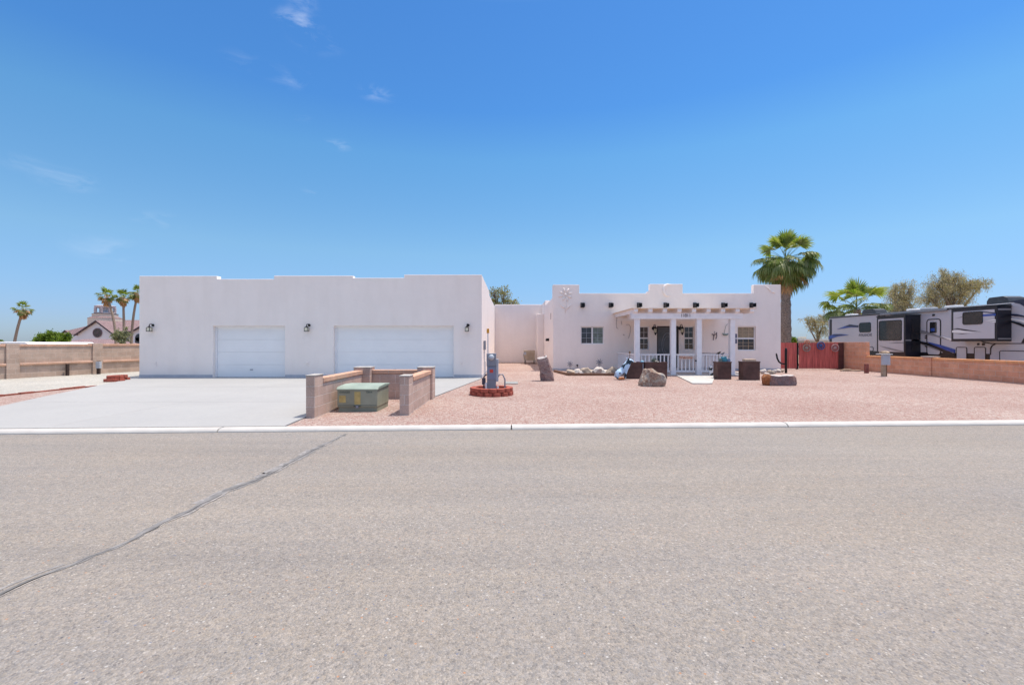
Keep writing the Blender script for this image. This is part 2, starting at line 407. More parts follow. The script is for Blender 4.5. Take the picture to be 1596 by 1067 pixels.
def wood_planks(name, col, col2, pw=.14):
    m, nt, b = new_mat(name); N = nt.nodes; L = nt.links
    tcn = N.new('ShaderNodeTexCoord'); mpp = N.new('ShaderNodeMapping'); mpp.inputs['Scale'].default_value = (1 / pw, 0, 0)
    L.new(tcn.outputs['Object'], mpp.inputs['Vector'])
    wn_ = N.new('ShaderNodeTexWhiteNoise'); fl = N.new('ShaderNodeVectorMath'); fl.operation = 'FLOOR'
    L.new(mpp.outputs[0], fl.inputs[0]); L.new(fl.outputs[0], wn_.inputs['Vector'])
    r = ramp(N, [(0, col), (1, col2)]); L.new(wn_.outputs['Value'], r.inputs[0])
    m2 = N.new('ShaderNodeMapping'); m2.inputs['Scale'].default_value = (16, 16, .8); L.new(tcn.outputs['Object'], m2.inputs['Vector'])
    nz = N.new('ShaderNodeTexNoise'); nz.inputs['Scale'].default_value = 1.5; nz.inputs['Detail'].default_value = 7; L.new(m2.outputs[0], nz.inputs['Vector'])
    r2 = ramp(N, [(.3, (.55, .5, .5)), (.7, (1.2, 1.2, 1.2))]); L.new(nz.outputs[0], r2.inputs[0])
    o = mulcol(N, L, r.outputs[0], r2.outputs[0]); L.new(o, b.inputs['Base Color']); b.inputs['Roughness'].default_value = .85
    bp = N.new('ShaderNodeBump'); bp.inputs['Strength'].default_value = .5; bp.inputs['Distance'].default_value = .01
    L.new(nz.outputs[0], bp.inputs['Height']); L.new(bp.outputs[0], b.inputs['Normal'])
    return m
M['redwood'] = wood_planks('red_stained_boards', (.48, .105, .09), (.64, .15, .125))

def patch_mat(name, base, dark, scale=4, thr=.5, seed=0, soft=.02):
    m, nt, b = new_mat(name); N = nt.nodes; L = nt.links
    tcn = N.new('ShaderNodeTexCoord'); nz = N.new('ShaderNodeTexNoise'); nz.noise_dimensions = '4D'; nz.inputs['W'].default_value = seed
    nz.inputs['Scale'].default_value = scale; nz.inputs['Detail'].default_value = 1.5
    L.new(tcn.outputs['Object'], nz.inputs['Vector'])
    r = ramp(N, [(thr - soft, base), (thr + soft, dark)]); L.new(nz.outputs[0], r.inputs[0])
    L.new(r.outputs[0], b.inputs['Base Color']); b.inputs['Roughness'].default_value = .45
    return m
M['cowblue'] = patch_mat('blue_white_black_paint', (.46, .63, .80), (.010, .025, .04), 5.0, .525)
M['bwfig'] = patch_mat('black_white_paint', (.72, .72, .72), (.01, .01, .012), 9, .52)

def rock_mat(name, c1, c2, c3, scale=2.2, seed=0.0, top=None):
    m, nt, b = new_mat(name); N = nt.nodes; L = nt.links
    tcn = N.new('ShaderNodeTexCoord'); nz = N.new('ShaderNodeTexNoise'); nz.noise_dimensions = '4D'; nz.inputs['W'].default_value = seed
    nz.inputs['Scale'].default_value = scale; nz.inputs['Detail'].default_value = 7; nz.inputs['Roughness'].default_value = .65; nz.inputs['Distortion'].default_value = .8
    L.new(tcn.outputs['Object'], nz.inputs['Vector'])
    r = ramp(N, [(.32, c1), (.46, c2), (.56, c1), (.66, c3)]); L.new(nz.outputs[0], r.inputs[0])
    n2 = N.new('ShaderNodeTexNoise'); n2.inputs['Scale'].default_value = 22; n2.inputs['Detail'].default_value = 6
    L.new(tcn.outputs['Object'], n2.inputs['Vector'])
    r2 = ramp(N, [(.3, (.7, .7, .7)), (.7, (1.2, 1.2, 1.2))]); L.new(n2.outputs[0], r2.inputs[0])
    o = mulcol(N, L, r.outputs[0], r2.outputs[0])
    L.new(o, b.inputs['Base Color']); b.inputs['Roughness'].default_value = .9; b.inputs['Specular IOR Level'].default_value = .2
    bp = N.new('ShaderNodeBump'); bp.inputs['Strength'].default_value = .8; bp.inputs['Distance'].default_value = .03
    L.new(n2.outputs[0], bp.inputs['Height']); L.new(bp.outputs[0], b.inputs['Normal'])
    return m
M['rock1'] = rock_mat('maroon_rock', (.23, .13, .115), (.32, .24, .22), (.15, .14, .145), 2.5, 1)
M['rock2'] = rock_mat('mixed_rock', (.42, .36, .29), (.30, .19, .14), (.27, .26, .27), 2.8, 6.9)
M['rock3'] = rock_mat('banded_rock', (.27, .16, .14), (.22, .17, .17), (.34, .26, .22), 2.2, 9)
M['rock_orange'] = rock_mat('orange_rock', (.36, .13, .05), (.28, .10, .04), (.40, .19, .09), 3, 2)

# ------------------------------------------------------------------ ground surfaces
PINK = [lin(c) for c in [(186, 152, 142), (194, 168, 156), (172, 130, 120), (208, 190, 178), (180, 160, 150), (156, 114, 105), (198, 176, 164), (184, 148, 136)]]
m_pink, *_ = pebble_mat('pink_gravel', PINK, .022, .055, (.75, .76, .77), (.90, 1.0, 1.03), 1.0, .02, .35)
GREY = [lin(c) for c in [(178, 177, 171), (194, 192, 185), (160, 159, 154), (202, 199, 190), (182, 176, 165), (168, 169, 165)]]
m_greyg, *_ = pebble_mat('pale_gravel', GREY, .02, .05, (.85, .85, .84), (1.03, 1.03, 1.02), .9, .015, .4)
DES = [lin(c) for c in [(186, 168, 148), (176, 156, 136), (196, 180, 160), (168, 150, 132)]]
m_des, *_ = pebble_mat('desert_soil', DES, .05, .4, (.85, .84, .82), (1.05, 1.04, 1.03), .5, .02, .1)

ASP = [lin(c) for c in [(146, 139, 130), (130, 124, 116), (158, 150, 140), (140, 135, 129), (150, 141, 130), (168, 160, 150), (134, 130, 125), (152, 143, 131), (120, 115, 110), (156, 146, 132), (142, 136, 128), (148, 143, 137)]]
m_road, N, L, b, out, tcn = pebble_mat('worn_asphalt', ASP, .0095, .024, (.90, .89, .885), (1.03, 1.025, 1.02), .8, .006, 1.0, streak=(.10, .9, 1))
# scattered light, rust and dark chips
v = N.new('ShaderNodeTexVoronoi'); v.inputs['Scale'].default_value = 26; v.inputs['Randomness'].default_value = 1; L.new(tcn.outputs['Object'], v.inputs['Vector'])
lt = N.new('ShaderNodeMath'); lt.operation = 'LESS_THAN'; lt.inputs[1].default_value = .17; L.new(v.outputs['Distance'], lt.inputs[0])
sc_ = N.new('ShaderNodeSeparateColor'); L.new(v.outputs['Color'], sc_.inputs[0])
rr = ramp(N, [(0, lin((178, 173, 165))), (.14, lin((96, 94, 96))), (.20, lin((170, 132, 106))), (.27, lin((150, 143, 135))), (.78, lin((178, 170, 158))), (.90, lin((118, 120, 130)))], 'CONSTANT'); L.new(sc_.outputs[0], rr.inputs[0])
mk = N.new('ShaderNodeMixRGB'); L.new(lt.outputs[0], mk.inputs[0]); L.new(out, mk.inputs[1]); L.new(rr.outputs[0], mk.inputs[2])
# large soft patches, browner here and greyer there
pn = N.new('ShaderNodeTexNoise'); pn.inputs['Scale'].default_value = .35; pn.inputs['Detail'].default_value = 5; L.new(tcn.outputs['Object'], pn.inputs['Vector'])
pr = ramp(N, [(.35, (1.0, 1.01, 1.025)), (.65, (.94, .975, 1.035))]); L.new(pn.outputs[0], pr.inputs[0])
o2 = mulcol(N, L, mk.outputs[0], pr.outputs[0])
# wandering darker tyre and drip marks along the road
mps = N.new('ShaderNodeMapping'); mps.inputs['Scale'].default_value = (.10, 2.6, 1); L.new(tcn.outputs['Object'], mps.inputs['Vector'])
pn2 = N.new('ShaderNodeTexNoise'); pn2.inputs['Scale'].default_value = 1.0; pn2.inputs['Detail'].default_value = 8; pn2.inputs['Roughness'].default_value = .7; L.new(mps.outputs[0], pn2.inputs['Vector'])
pr2 = ramp(N, [(.32, (.90, .91, .925)), (.44, (.97, .975, .98)), (.55, (1.0, .995, .985)), (.68, (1.07, 1.05, 1.03))]); L.new(pn2.outputs[0], pr2.inputs[0])
o3 = mulcol(N, L, o2, pr2.outputs[0])
L.new(o3, b.inputs['Base Color'])

m_conc, N, L, b, out, tcn = pebble_mat('driveway_concrete', [lin(c) for c in [(162, 163, 162), (166, 167, 165), (159, 160, 160), (164, 164, 161)]], .012, .05, (.93, .93, .935), (1.02, 1.02, 1.02), .15, .002, .5)
m_kerb = mat('kerb_concrete', (.50, .485, .455), .85, .08, 3, .4, 60)
m_joint = mat('joint_dirt', (.30, .26, .22), .95, .2, 10)

KY = lambda x: 7.976 + .0489 * x       # street-side foot of the kerb
def sheet(name, pts, z, m, kind='structure', sub=0):
    mb = MB(); mb._add([(x, y, z) for x, y in pts], [tuple(range(len(pts)))])
    o = mb.build(name, m, origin=(0, 0, 0), recalc=False); o['kind'] = kind
    return o
# one big ground sheet out to the horizon
mb = MB(); ring = [(3500 * math.cos(2 * math.pi * i / 48), 3500 * math.sin(2 * math.pi * i / 48), -.09) for i in range(48)]
mb._add(ring, [tuple(range(48))]); g = mb.build('ground', m_des, origin=(0, 0, 0), recalc=False); g['kind'] = 'structure'
ZR = -.06
road = sheet('road', [(-70, -5.5 - 70 * .0489), (70, -5.5 + 70 * .0489), (70, KY(70)), (-70, KY(-70))], ZR, m_road)
# rolled kerb: front foot, lip, back edge
mb = MB()
for i in range(28):
    x0, x1 = -70 + i * 5, -70 + i * 5 + 4.98
    pr_ = [(0, ZR - .05), (0, ZR + .012), (.015, ZR + .035), (.045, ZR + .054), (.09, .003), (.18, .006), (.18, ZR - .05)]
    mb._add([(x0, KY(x0) + a, z) for a, z in pr_] + [(x1, KY(x1) + a, z) for a, z in pr_],
            [(j, j + 1, j + 8, j + 7) for j in range(6)] + [(6, 5, 4, 3, 2, 1, 0), (7, 8, 9, 10, 11, 12, 13)])
k = mb.build('kerb', m_kerb, origin=(0, 0, 0)); k['kind'] = 'structure'
mb = MB(); mb.box(-70, 70, 0, .02, 0, .003)
# pink gravel lot with a slightly uneven surface
def gravel(name, poly_fn, x0, x1, y0f, y1, m, z0, step=.5, amp=.012, sheetz=None):
    mb = MB(); nx = int((x1 - x0) / step); ny = int((y1 - 7.6) / step)
    for j in range(ny + 1):
        for i in range(nx + 1):
            x = x0 + (x1 - x0) * i / nx; t = j / ny; y = y0f(x) * (1 - t) + y1 * t
            z = z0 + amp * mnoise.noise(Vector((x * .9, y * .9, 3))) * (1 if 0 < j else 0)
            mb.v.append((x, y, z))
    for j in range(ny):
        for i in range(nx):
            a = j * (nx + 1) + i; mb.f.append((a, a + 1, a + nx + 2, a + nx + 1)); mb.m.append(0)
    o = mb.build(name, m, origin=(0, 0, 0), smooth=True, recalc=False); o['kind'] = 'structure'; return o
gravel('gravel_yard', None, -14.05, 40, lambda x: KY(x) + .18, 40, m_pink, -.012)
sheet('pale_gravel', [(-60, KY(-60) + .18), (-14.1, KY(-14.1) + .18), (-14.1, 60), (-60, 60)], -.006, m_greyg)
drive = sheet('driveway', [(-10.38, KY(-10.38) + .18), (-3.98, KY(-3.98) + .18), (-4.05, 8.86), (-4.05, 12.18), (-2.12, 12.2), (-1.27, 18.3), (-1.27, 19.3), (-15.49, 19.3), (-15.35, 18.35), (-12.66, 12.3)], .012, m_conc)
# thickness edge of the slab and control joints
mb = MB()
def dbox(p, q, w, z0, z1):
    p = Vector((*p, 0)); q = Vector((*q, 0)); d = (q - p).normalized(); n = Vector((-d.y, d.x, 0)) * w / 2
    mb.prism([p - n + Vector((0, 0, z0)), q - n + Vector((0, 0, z0)), q + n + Vector((0, 0, z0)), p + n + Vector((0, 0, z0))], (0, 0, z1 - z0))
e = [(-3.98, KY(-3.98) + .18), (-4.05, 8.86), (-4.05, 12.18), (-2.12, 12.2), (-1.27, 18.3), (-1.27, 18.85)]
mb2 = MB(); mbs = mb
for a, c in zip(e[:-1], e[1:]):
    dbox((a[0] - .01, a[1]), (c[0] - .01, c[1]), .012, -.08, .0115)
dbox((-10.38, KY(-10.38) + .19), (-12.66, 12.3), .012, -.08, .0115); dbox((-12.66, 12.3), (-15.35, 18.35), .012, -.08, .0115)
se = mb.build('slab_edge', m_conc, parent=drive)
mb = MB()
dbox((-8.0, KY(-8) + .35), (-8.0, 18.8), .006, .0125, .0135)
dbox((-12.0, 11.2), (-4.1, 11.2), .006, .0125, .0135); dbox((-13.7, 15.0), (-1.8, 15.0), .006, .0125, .0135)
mb.build('expansion_joint', mat('joint_faint', (.42, .40, .38), .95, .2, 10), parent=drive)
walk = MB(); walk._add([(X_(1052, 20.3), 20.3, .01), (X_(1118, 20.3), 20.3, .01), (X_(1111, 16.1), 16.1, .01), (X_(1080, 16.1), 16.1, .01)], [(0, 1, 2, 3)])
walk = MB(); walk.prism([(7.27, 20.15, -.02), (9.0, 20.15, -.02), (7.15, 16.25, -.02), (6.44, 16.25, -.02)], (0, 0, .045))
w = walk.build('path', mat('path_concrete', (.50, .485, .45), .9, .12, 4, .3), bevel=.008); w['kind'] = 'structure'

# sealed crack wandering across the asphalt
pts = [(-60, 952), (0, 925), (55, 900), (120, 876), (175, 855), (215, 836), (240, 822), (275, 805), (320, 783), (350, 766), (390, 752), (425, 736), (450, 722), (470, 710), (505, 693), (543, 674.5)]
wd = [.05, .045, .04, .045, .04, .05, .09, .07, .08, .10, .09, .10, .10, .12, .08, .06]
gp = []
for (px, py), ww in zip(pts, wd):
    D = (H - ZR) * F / (py - CY); gp.append((X_(px, D), D, ww))
fine = []
for (x0, y0, w0), (x1, y1, w1) in zip(gp[:-1], gp[1:]):
    n = max(2, int(math.hypot(x1 - x0, y1 - y0) / .035))
    for i in range(n):
        t = i / n; x = x0 + (x1 - x0) * t; y = y0 + (y1 - y0) * t
        j = mnoise.noise(Vector((x * 2.6, y * 2.6, 0))) * .055 + mnoise.noise(Vector((x * 8, y * 8, 2))) * .024 + mnoise.noise(Vector((x * 23, y * 23, 2))) * .014
        fine.append((x + mnoise.noise(Vector((x * 5, y * 5, 7))) * .022 + mnoise.noise(Vector((x * 14, y * 14, 7))) * .012, y + j, (w0 + (w1 - w0) * t)))
def strip(name, off, wf, m, z, seed, brk=None):
    mb = MB(); prev = None
    for i in range(len(fine) - 1):
        x, y, w_ = fine[i]; x2, y2, _ = fine[i + 1]
        d = Vector((x2 - x, y2 - y, 0)); d.normalize(); nrm = Vector((-d.y, d.x, 0))
        ww = w_ * wf * (.5 + 1.1 * abs(mnoise.noise(Vector((x * 6, y * 6, seed)))) + .5 * random.random())
        c = Vector((x, y, z)) + nrm * (off + .25 * w_ * mnoise.noise(Vector((x * 2, y * 2, seed + 5))))
        a, b_ = c - nrm * ww / 2, c + nrm * ww / 2
        on = brk is None or mnoise.noise(Vector((x * 1.6, y * 1.6, seed + 9))) > brk
        mb.v += [tuple(a), tuple(b_)]
        if prev is not None and on: mb.f.append((prev, len(mb.v) - 2, len(mb.v) - 1, prev + 1)); mb.m.append(0)
        prev = len(mb.v) - 2
    return mb.build(name, m, parent=road, recalc=False)
strip('crack_sealant', 0, 1.15, M['sealant'], ZR + .003, 1)
strip('crack_sealant', .06, .7, mat('old_sealant', (.25, .24, .23), .9, .3, 14, .4), ZR + .0022, 4, .0)
strip('crack', -.012, .10, mat('crack_dark', (.05, .048, .046), .9, .3, 9), ZR + .0045, 7, -.5)
strip('crack', -.035, .13, mat('crack_grit', (.36, .33, .30), .95, .3, 20, .4), ZR + .004, 12, .1)

# ------------------------------------------------------------------ garage
GY = 18.9
gx0, gx1 = X_(217, GY), X_(751, GY)
GB = 33.0
garage = thing('garage', 'large white stucco flat-roofed garage with two roll-up doors', 'garage', ((gx0 + gx1) / 2, GY, 0))
T = .28
def zx(py): return Z_(py, GY)
xs = [X_(p, GY) for p in (217, 338, 427, 550, 630, 751)]
hz_ = [zx(430), zx(434.8), zx(429.6), zx(433), zx(428)]
base = 3.7
add = [(gx0, gx1, GY, GY + T, 0, base)]
for a, c, h in zip(xs[:-1], xs[1:], hz_): add.append((a, c, GY, GY + T, base, h))
add += [(gx0, gx0 + T, GY, GB, 0, base), (gx1 - T, gx1, GY, GB, 0, base), (gx0, gx1, GB - T, GB, 0, base + .35),
        (gx0, gx0 + T, GY, 25, base, hz_[0]), (gx0, gx0 + T, 25, GB, base, 4.0),
        (gx1 - T, gx1, GY, 25.1, base, hz_[4]), (gx1 - T, gx1, 25.1, GB, base, 4.08), (gx0, gx1, GY, GB, 3.3, 3.55)]
d1 = (X_(332, GY), X_(444, GY)); d2 = (X_(520, GY), X_(707, GY)); dz = 2.155
sub = [(d1[0], d1[1], GY - 1, GY + T + .01, -1, dz), (d2[0], d2[1], GY - 1, GY + T + .01, -1, dz)]
voxel(add, sub).build('wall', M['stucco'], parent=garage, bevel=.035, segs=3, dissolve=True)
# stem wall strip, 4 mm proud
mb = MB()
for a, c in ((gx0 - .004, d1[0] - .02), (d1[1] + .02, d2[0] - .02), (d2[1] + .02, gx1 + .004)):
    MB().box(a, c, GY - .006, GY + .05, -.05, .135).build('stem_wall', M['stem'], parent=garage)
MB().box(gx1 - .02, gx1 + .006, GY + .05, GB, -.05, .10).build('stem_wall', M['stem'], parent=garage)
# lintel trim and jambs
for (a, c) in (d1, d2):
    root = MB(); root.box(a + .001, c - .001, GY + .14, GY + .20, 2.085, dz - .001); root.box(a + .001, a + .07, GY + .14, GY + .20, .02, 2.085); root.box(c - .07, c - .001, GY + .14, GY + .20, .02, 2.085)
    fr = root.build('door_frame', M['white'], parent=garage)
    mb = MB(); n = 4; hh = 2.10 / n
    w_ = c - a
    for i in range(n):
        z0 = .018 + i * hh; z1 = z0 + hh - .004
        # each section with three horizontal ribs pressed into it
        m_ = 4
        for j in range(m_):
            q0 = z0 + (z1 - z0) * j / m_; q1 = z0 + (z1 - z0) * (j + 1) / m_
            mb.prism([(a + .05, GY + .205, q0), (a + .05, GY + .199, q0 + .006), (a + .05, GY + .199, q1 - .006), (a + .05, GY + .205, q1)], (w_ - .10, 0, 0))
        mb.box(a + .05, c - .05, GY + .2, GY + .24, z0, z1)
    gd = mb.build('garage_door', M['garage_door'], parent=garage)
    mb = MB(); mb.box(a + .05, c - .05, GY + .185, GY + .25, -.02, .017); mb.build('bottom_seal', M['black'], parent=gd)
    mb = MB(); mb.box((a + c) / 2 - .06, (a + c) / 2 + .06, GY + .165, GY + .19, .32, .35); mb.build('handle', M['grey_metal'], parent=gd)
def lantern_sconce(par, x, y, z, k=.8):
    """curved black arm with a square glass lantern"""
    q = lambda v: v * k
    mb = MB(); mb.tube([(x + q(.06), y, z + q(.32)), (x + q(.06), y - .03, z + q(.32))], q(.065), 12)
    mb.tube([(x + q(.06), y - .02, z + q(.32)), (x + q(.04), y - q(.10), z + q(.38)), (x, y - q(.17), z + q(.36)), (x, y - q(.19), z + q(.26))], .016, 6)
    mb.lathe([(q(.02), q(.29)), (q(.035), q(.25)), (q(.10), q(.21)), (q(.11), q(.195))], (x, y - q(.19), z), 12)
    o = mb.build('wall_lamp', M['black'], parent=par)
    c = y - q(.19)
    g_ = MB(); g_.box(x - q(.075), x + q(.075), c - q(.075), c + q(.075), z + q(.015), z + q(.19)); g_.build('lamp_glass', M['lampglass'], parent=o)
    f = MB()
    for sx in (-1, 1):
        for sy in (-1, 1): f.box(x + sx * q(.083) - .007, x + sx * q(.083) + .007, c + sy * q(.083) - .007, c + sy * q(.083) + .007, z, z + q(.195))
    f.box(x - q(.095), x + q(.095), c - q(.095), c + q(.095), z - .010, z + .010)
    f.build('lamp_frame', M['black'], parent=o)
    return o
for px in (231, 477, 727.5): lantern_sconce(garage, X_(px, GY - .2), GY, 1.93)
for px in (242.5, 479.5, 719):
    mb = MB(); x = X_(px, GY); mb.box(x - .045, x + .045, GY - .035, GY, .60, .67); mb.box(x + .0, x + .06, GY - .02, GY, .50, .59)
    mb.build('outlet_cover', M['stucco_house'], parent=garage, bevel=.006)
# service disconnect and conduit on the lit side wall
yy = gx1 / ((754.5 - CX) / F)
mb = MB(); mb.box(gx1, gx1 + .10, 19.9, 20.12, 1.15, 1.55); mb.build('disconnect_box', M['grey_metal'], parent=garage, bevel=.01)
mb = MB(); mb.tube([(gx1 + .04, 20.0, 1.15), (gx1 + .04, 20.0, .05)], .018, 6); mb.tube([(gx1 + .03, 20.1, .62), (gx1 + .08, 20.1, .62), (gx1 + .08, 20.1, .05)], .014, 6)
mb.build('conduit', M['lgrey_metal'], parent=garage)

# ------------------------------------------------------------------ linking wing between garage and house
wing = thing('connecting_wing', 'tall plain stucco wing joining the garage to the house at the back', 'building wing', (.5, GB, 0))
voxel([(gx1 + .001, 2.3, GB, GB + .3, 0, 4.22), (gx1 + .001, 2.3, GB, GB + 5, 3.2, 3.5), (1.74, 2.168, 30.9, 31.5, 0, 3.42), (1.74, 2.0, 31.5, 33.1, 0, 3.42)]).build('wall', M['stucco_house'], parent=wing, bevel=.03, dissolve=True)

# ------------------------------------------------------------------ house
HY = 24.0
hx0, hx1 = X_(862, HY), X_(1217, HY)
house = thing('house', 'pueblo-style stucco house with stepped parapet, black roof scuppers and porch', 'house', ((hx0 + hx1) / 2, HY, 0))
def hz(py): return Z_(py, HY)
xs = [X_(p, HY) for p in (862, 903, 1013, 1064, 1175, 1217)]
hh_ = [hz(443.5), hz(457), hz(442.5), hz(457), hz(443.5)]
HBk = 33.0; base = 3.4
add = [(hx0, hx1, HY, HY + T, 0, base)]
for a, c, h in zip(xs[:-1], xs[1:], hh_): add.append((a, c, HY, HY + T, base, h))
add += [(xs[2] - .13, xs[3] + .0, HY, HY + T, base, hh_[1] + .10)]
add += [(hx0, hx0 + T, HY, HBk, 0, base), (hx1 - T, hx1, HY, HBk, 0, base), (hx0, hx1, HBk - T, HBk, 0, base + .5),
        (hx0, hx0 + T, HY, HY + .5, base, hh_[0]), (hx0, hx0 + T, HY + .5, 29.6, base, 3.86), (hx0, hx0 + T, 29.6, HBk, base, 4.2),
        (hx1 - T, hx1, HY, HY + .8, base, hh_[4]), (hx1 - T, hx1, HY + .8, HBk, base, 4.0), (hx0, hx1, HY, HBk, 3.1, 3.3)]
WIN = [('wide', 905.5, 941.5, 509, 536), ('tall', 997, 1012, 508.5, 545), ('tall', 1067, 1082.5, 508.5, 545), ('tall', 1150, 1178, 508.5, 546)]
door = (X_(1024, HY), X_(1058, HY), .12, 2.33)
sub = [(X_(a, HY), X_(b_, HY), HY - 1, HY + T + .01, hz(d), hz(c)) for _, a, b_, c, d in WIN] + [(door[0], door[1], HY - 1, HY + T + .01, .12, 2.33)]
voxel(add, sub).build('wall', M['stucco_house'], parent=house, bevel=.035, segs=3, dissolve=True)
MB().box(hx0 - .005, hx1 + .005, HY - .007, HY + .04, -.05, .11).build('stem_wall', M['stem'], parent=house); MB().box(hx0 - .007, hx0 + .04, HY + .05, HBk, -.05, .10).build('stem_wall', M['stem'], parent=house)
blind = mat('blind_tan', (.30, .235, .15), .5, .25, 12, spec=.5)
green_reflection = mat('reflection_green', (.15, .19, .17), .3, .5, 6, spec=.5)  # greenish reflection of the wide window's right pane, put into its colour
dkred = mat('curtain_brown', (.075, .055, .05), .3, .6, 5, spec=.5)
for wi, (kind, a, b_, c, d) in enumerate(WIN):
    x0, x1, z0, z1 = X_(a, HY), X_(b_, HY), hz(d), hz(c); y = HY + .10
    mb = MB(); f = .045
    mb.box(x0, x1, y, y + .06, z0, z0 + f); mb.box(x0, x1, y, y + .06, z1 - f, z1); mb.box(x0, x0 + f, y, y + .06, z0 + f, z1 - f); mb.box(x1 - f, x1, y, y + .06, z0 + f, z1 - f)
    if kind == 'wide': mb.box((x0 + x1) / 2 - .04, (x0 + x1) / 2 + .04, y - .005, y + .055, z0 + f, z1 - f)
    else: mb.box(x0 + f, x1 - f, y - .005, y + .055, (z0 + z1) / 2 - .035, (z0 + z1) / 2 + .035)
    w = mb.build('window', M['white'], parent=house, bevel=.004)
    if kind == 'wide': sp_ = [(x0 + f, (x0 + x1) / 2 - .04, z0 + f, z1 - f), ((x0 + x1) / 2 + .04, x1 - f, z0 + f, z1 - f)]
    else: sp_ = [(x0 + f, x1 - f, z0 + f, (z0 + z1) / 2 - .035), (x0 + f, x1 - f, (z0 + z1) / 2 + .035, z1 - f)]
    for i, (p0, p1, q0, q1) in enumerate(sp_):
        mm = M['glass']
        if wi == 0 and i == 1: mm = green_reflection
        if wi == 3 and i == 1: mm = blind
        if wi == 1 and i == 1: mm = dkred
        g_ = MB(); g_.box(p0, p1, y + .025, y + .035, q0, q1); g_.build('pane', mm, parent=w)
        u = MB(); nx_ = 2 if wi != 3 else 3; t_ = .0065
        for kx in range(1, nx_): xx = p0 + (p1 - p0) * kx / nx_; u.box(xx - t_, xx + t_, y + .012, y + .024, q0, q1)
        for kz in range(1, 2 if wi in (1, 2) else 3): zz = q0 + (q1 - q0) * kz / (2 if wi in (1, 2) else 3); u.box(p0, p1, y + .010, y + .022, zz - t_, zz + t_)
        u.build('muntin', M['tan_board'] if wi == 3 else (M['lgrey_metal'] if wi == 0 else M['white']), parent=w)
# front door with a dark screen door
x0, x1 = door[0], door[1]
mb = MB(); mb.box(x0, x0 + .06, HY + .03, HY + .12, .12, 2.27); mb.box(x1 - .06, x1, HY + .03, HY + .12, .12, 2.27); mb.box(x0, x1, HY + .03, HY + .12, 2.27, 2.33)
dr = mb.build('door', mat('door_frame_brown', (.045, .032, .035), .5, .2, 6), parent=house, bevel=.004)
mb = MB(); mb.box(x0 + .065, x1 - .065, HY + .06, HY + .10, .14, 2.26); mb.build('screen', mat('screen_mesh', (.075, .08, .09), .35, .25, 1.5, spec=.5), parent=dr)
mb = MB(); cx_ = (x0 + x1) / 2
ring = [(cx_ + .30 * math.cos(t), HY + .052, 1.35 + .62 * math.sin(t)) for t in [i * 2 * math.pi / 28 for i in range(29)]]
mb.tube(ring, .014, 5); mb.tube([(p[0] * .72 + cx_ * .28, p[1], 1.35 + (p[2] - 1.35) * .72) for p in ring], .009, 5)
mb.tube([(x0 + .12, HY + .05, 1.0), (x0 + .12, HY + .02, 1.0), (x0 + .12, HY + .02, 1.12), (x0 + .12, HY + .05, 1.12)], .010, 5)
mb.build('door_grille', M['greyorn'], parent=dr)
mb = MB(); mb.box(x0 - .1, x1 + .1, 23.1, HY + .1, .0, .115); mb.build('doorstep', m_kerb, parent=house, bevel=.01)
# black roof scuppers
for px in (909, 953.5, 998, 1040, 1086.5, 1131, 1175.5):
    x = X_(px - (px - CX) * .012, HY); z = hz(475.5); mb = MB()
    mb.box(x - .085, x + .085, HY - .34, HY + .02, z - .11, z - .085); mb.box(x - .085, x - .065, HY - .34, HY + .02, z - .085, z + .09); mb.box(x + .065, x + .085, HY - .34, HY + .02, z - .085, z + .09)
    mb.box(x - .10, x + .10, HY - .015, HY + .01, z - .13, z + .13); mb.box(x - .065, x + .065, HY - .22, HY, z - .085, z + .08)
    mb.build('roof_scupper', M['black'], parent=house)
# raised stucco reliefs on the parapets (flower, crescent, comet)
def relief(curves, name='stucco_relief'):
    mb = MB()
    for pts_, r_ in curves: mb.tube(pts_, r_, 8)
    return mb.build(name, M['stucco'], parent=house, smooth=True)
fx, fz = X_(881.5, HY), hz(459); y = HY - .012
cv = []
for a in range(8):
    t = a * math.pi / 4 + .3; cv.append(([(fx + .12 * math.cos(t), y, fz + .12 * math.sin(t)), (fx + .26 * math.cos(t), y, fz + .26 * math.sin(t)), (fx + .37 * math.cos(t), y, fz + .37 * math.sin(t))], [.03, .055, .02]))
cv.append(([(fx, y, fz - .2), (fx + .03, y, fz - .6), (fx - .02, y, fz - .95)], [.03, .03, .02]))
cv.append(([(fx, y, fz - .75), (fx - .2, y, fz - .6), (fx - .3, y, fz - .45)], [.02, .045, .015])); cv.append(([(fx, y, fz - .8), (fx + .2, y, fz - .62), (fx + .3, y, fz - .5)], [.02, .045, .015]))
cv.append(([(fx - .05, y, fz), (fx + .05, y, fz)], .07)); relief(cv)
mx_, mz_ = X_(1040.5, HY), hz(452)
relief([([(mx_ + .27 * math.cos(t) + .05, y, mz_ + .30 * math.sin(t)) for t in [R(60 + i * 20) for i in range(13)]], [.012, .03, .05, .065, .075, .08, .085, .08, .075, .065, .05, .03, .012])])
sx_, sz_ = X_(1196, HY), hz(449.5)
relief([([(sx_ - .1, y, sz_ + .12), (sx_ + .05, y, sz_), (sx_ + .16, y, sz_ - .17)], [.025, .035, .015])]); relief([([(sx_ + .18, y, sz_ - .2), (sx_ + .28, y, sz_ - .17), (sx_ + .40, y, sz_ - .27)], [.02, .04, .012])])
# small fittings on the left side wall
mb = MB(); mb.box(hx0 - .02, hx0, 25.2, 25.36, 2.75, 3.1); mb.build('vent_slot', M['grey_tan'], parent=house)
mb = MB(); mb.lathe([(.10, -.07), (.12, 0), (.08, .09)], (hx0 - .09, 26.6, 1.62), 10); mb.build('side_lamp', M['black'], parent=house)
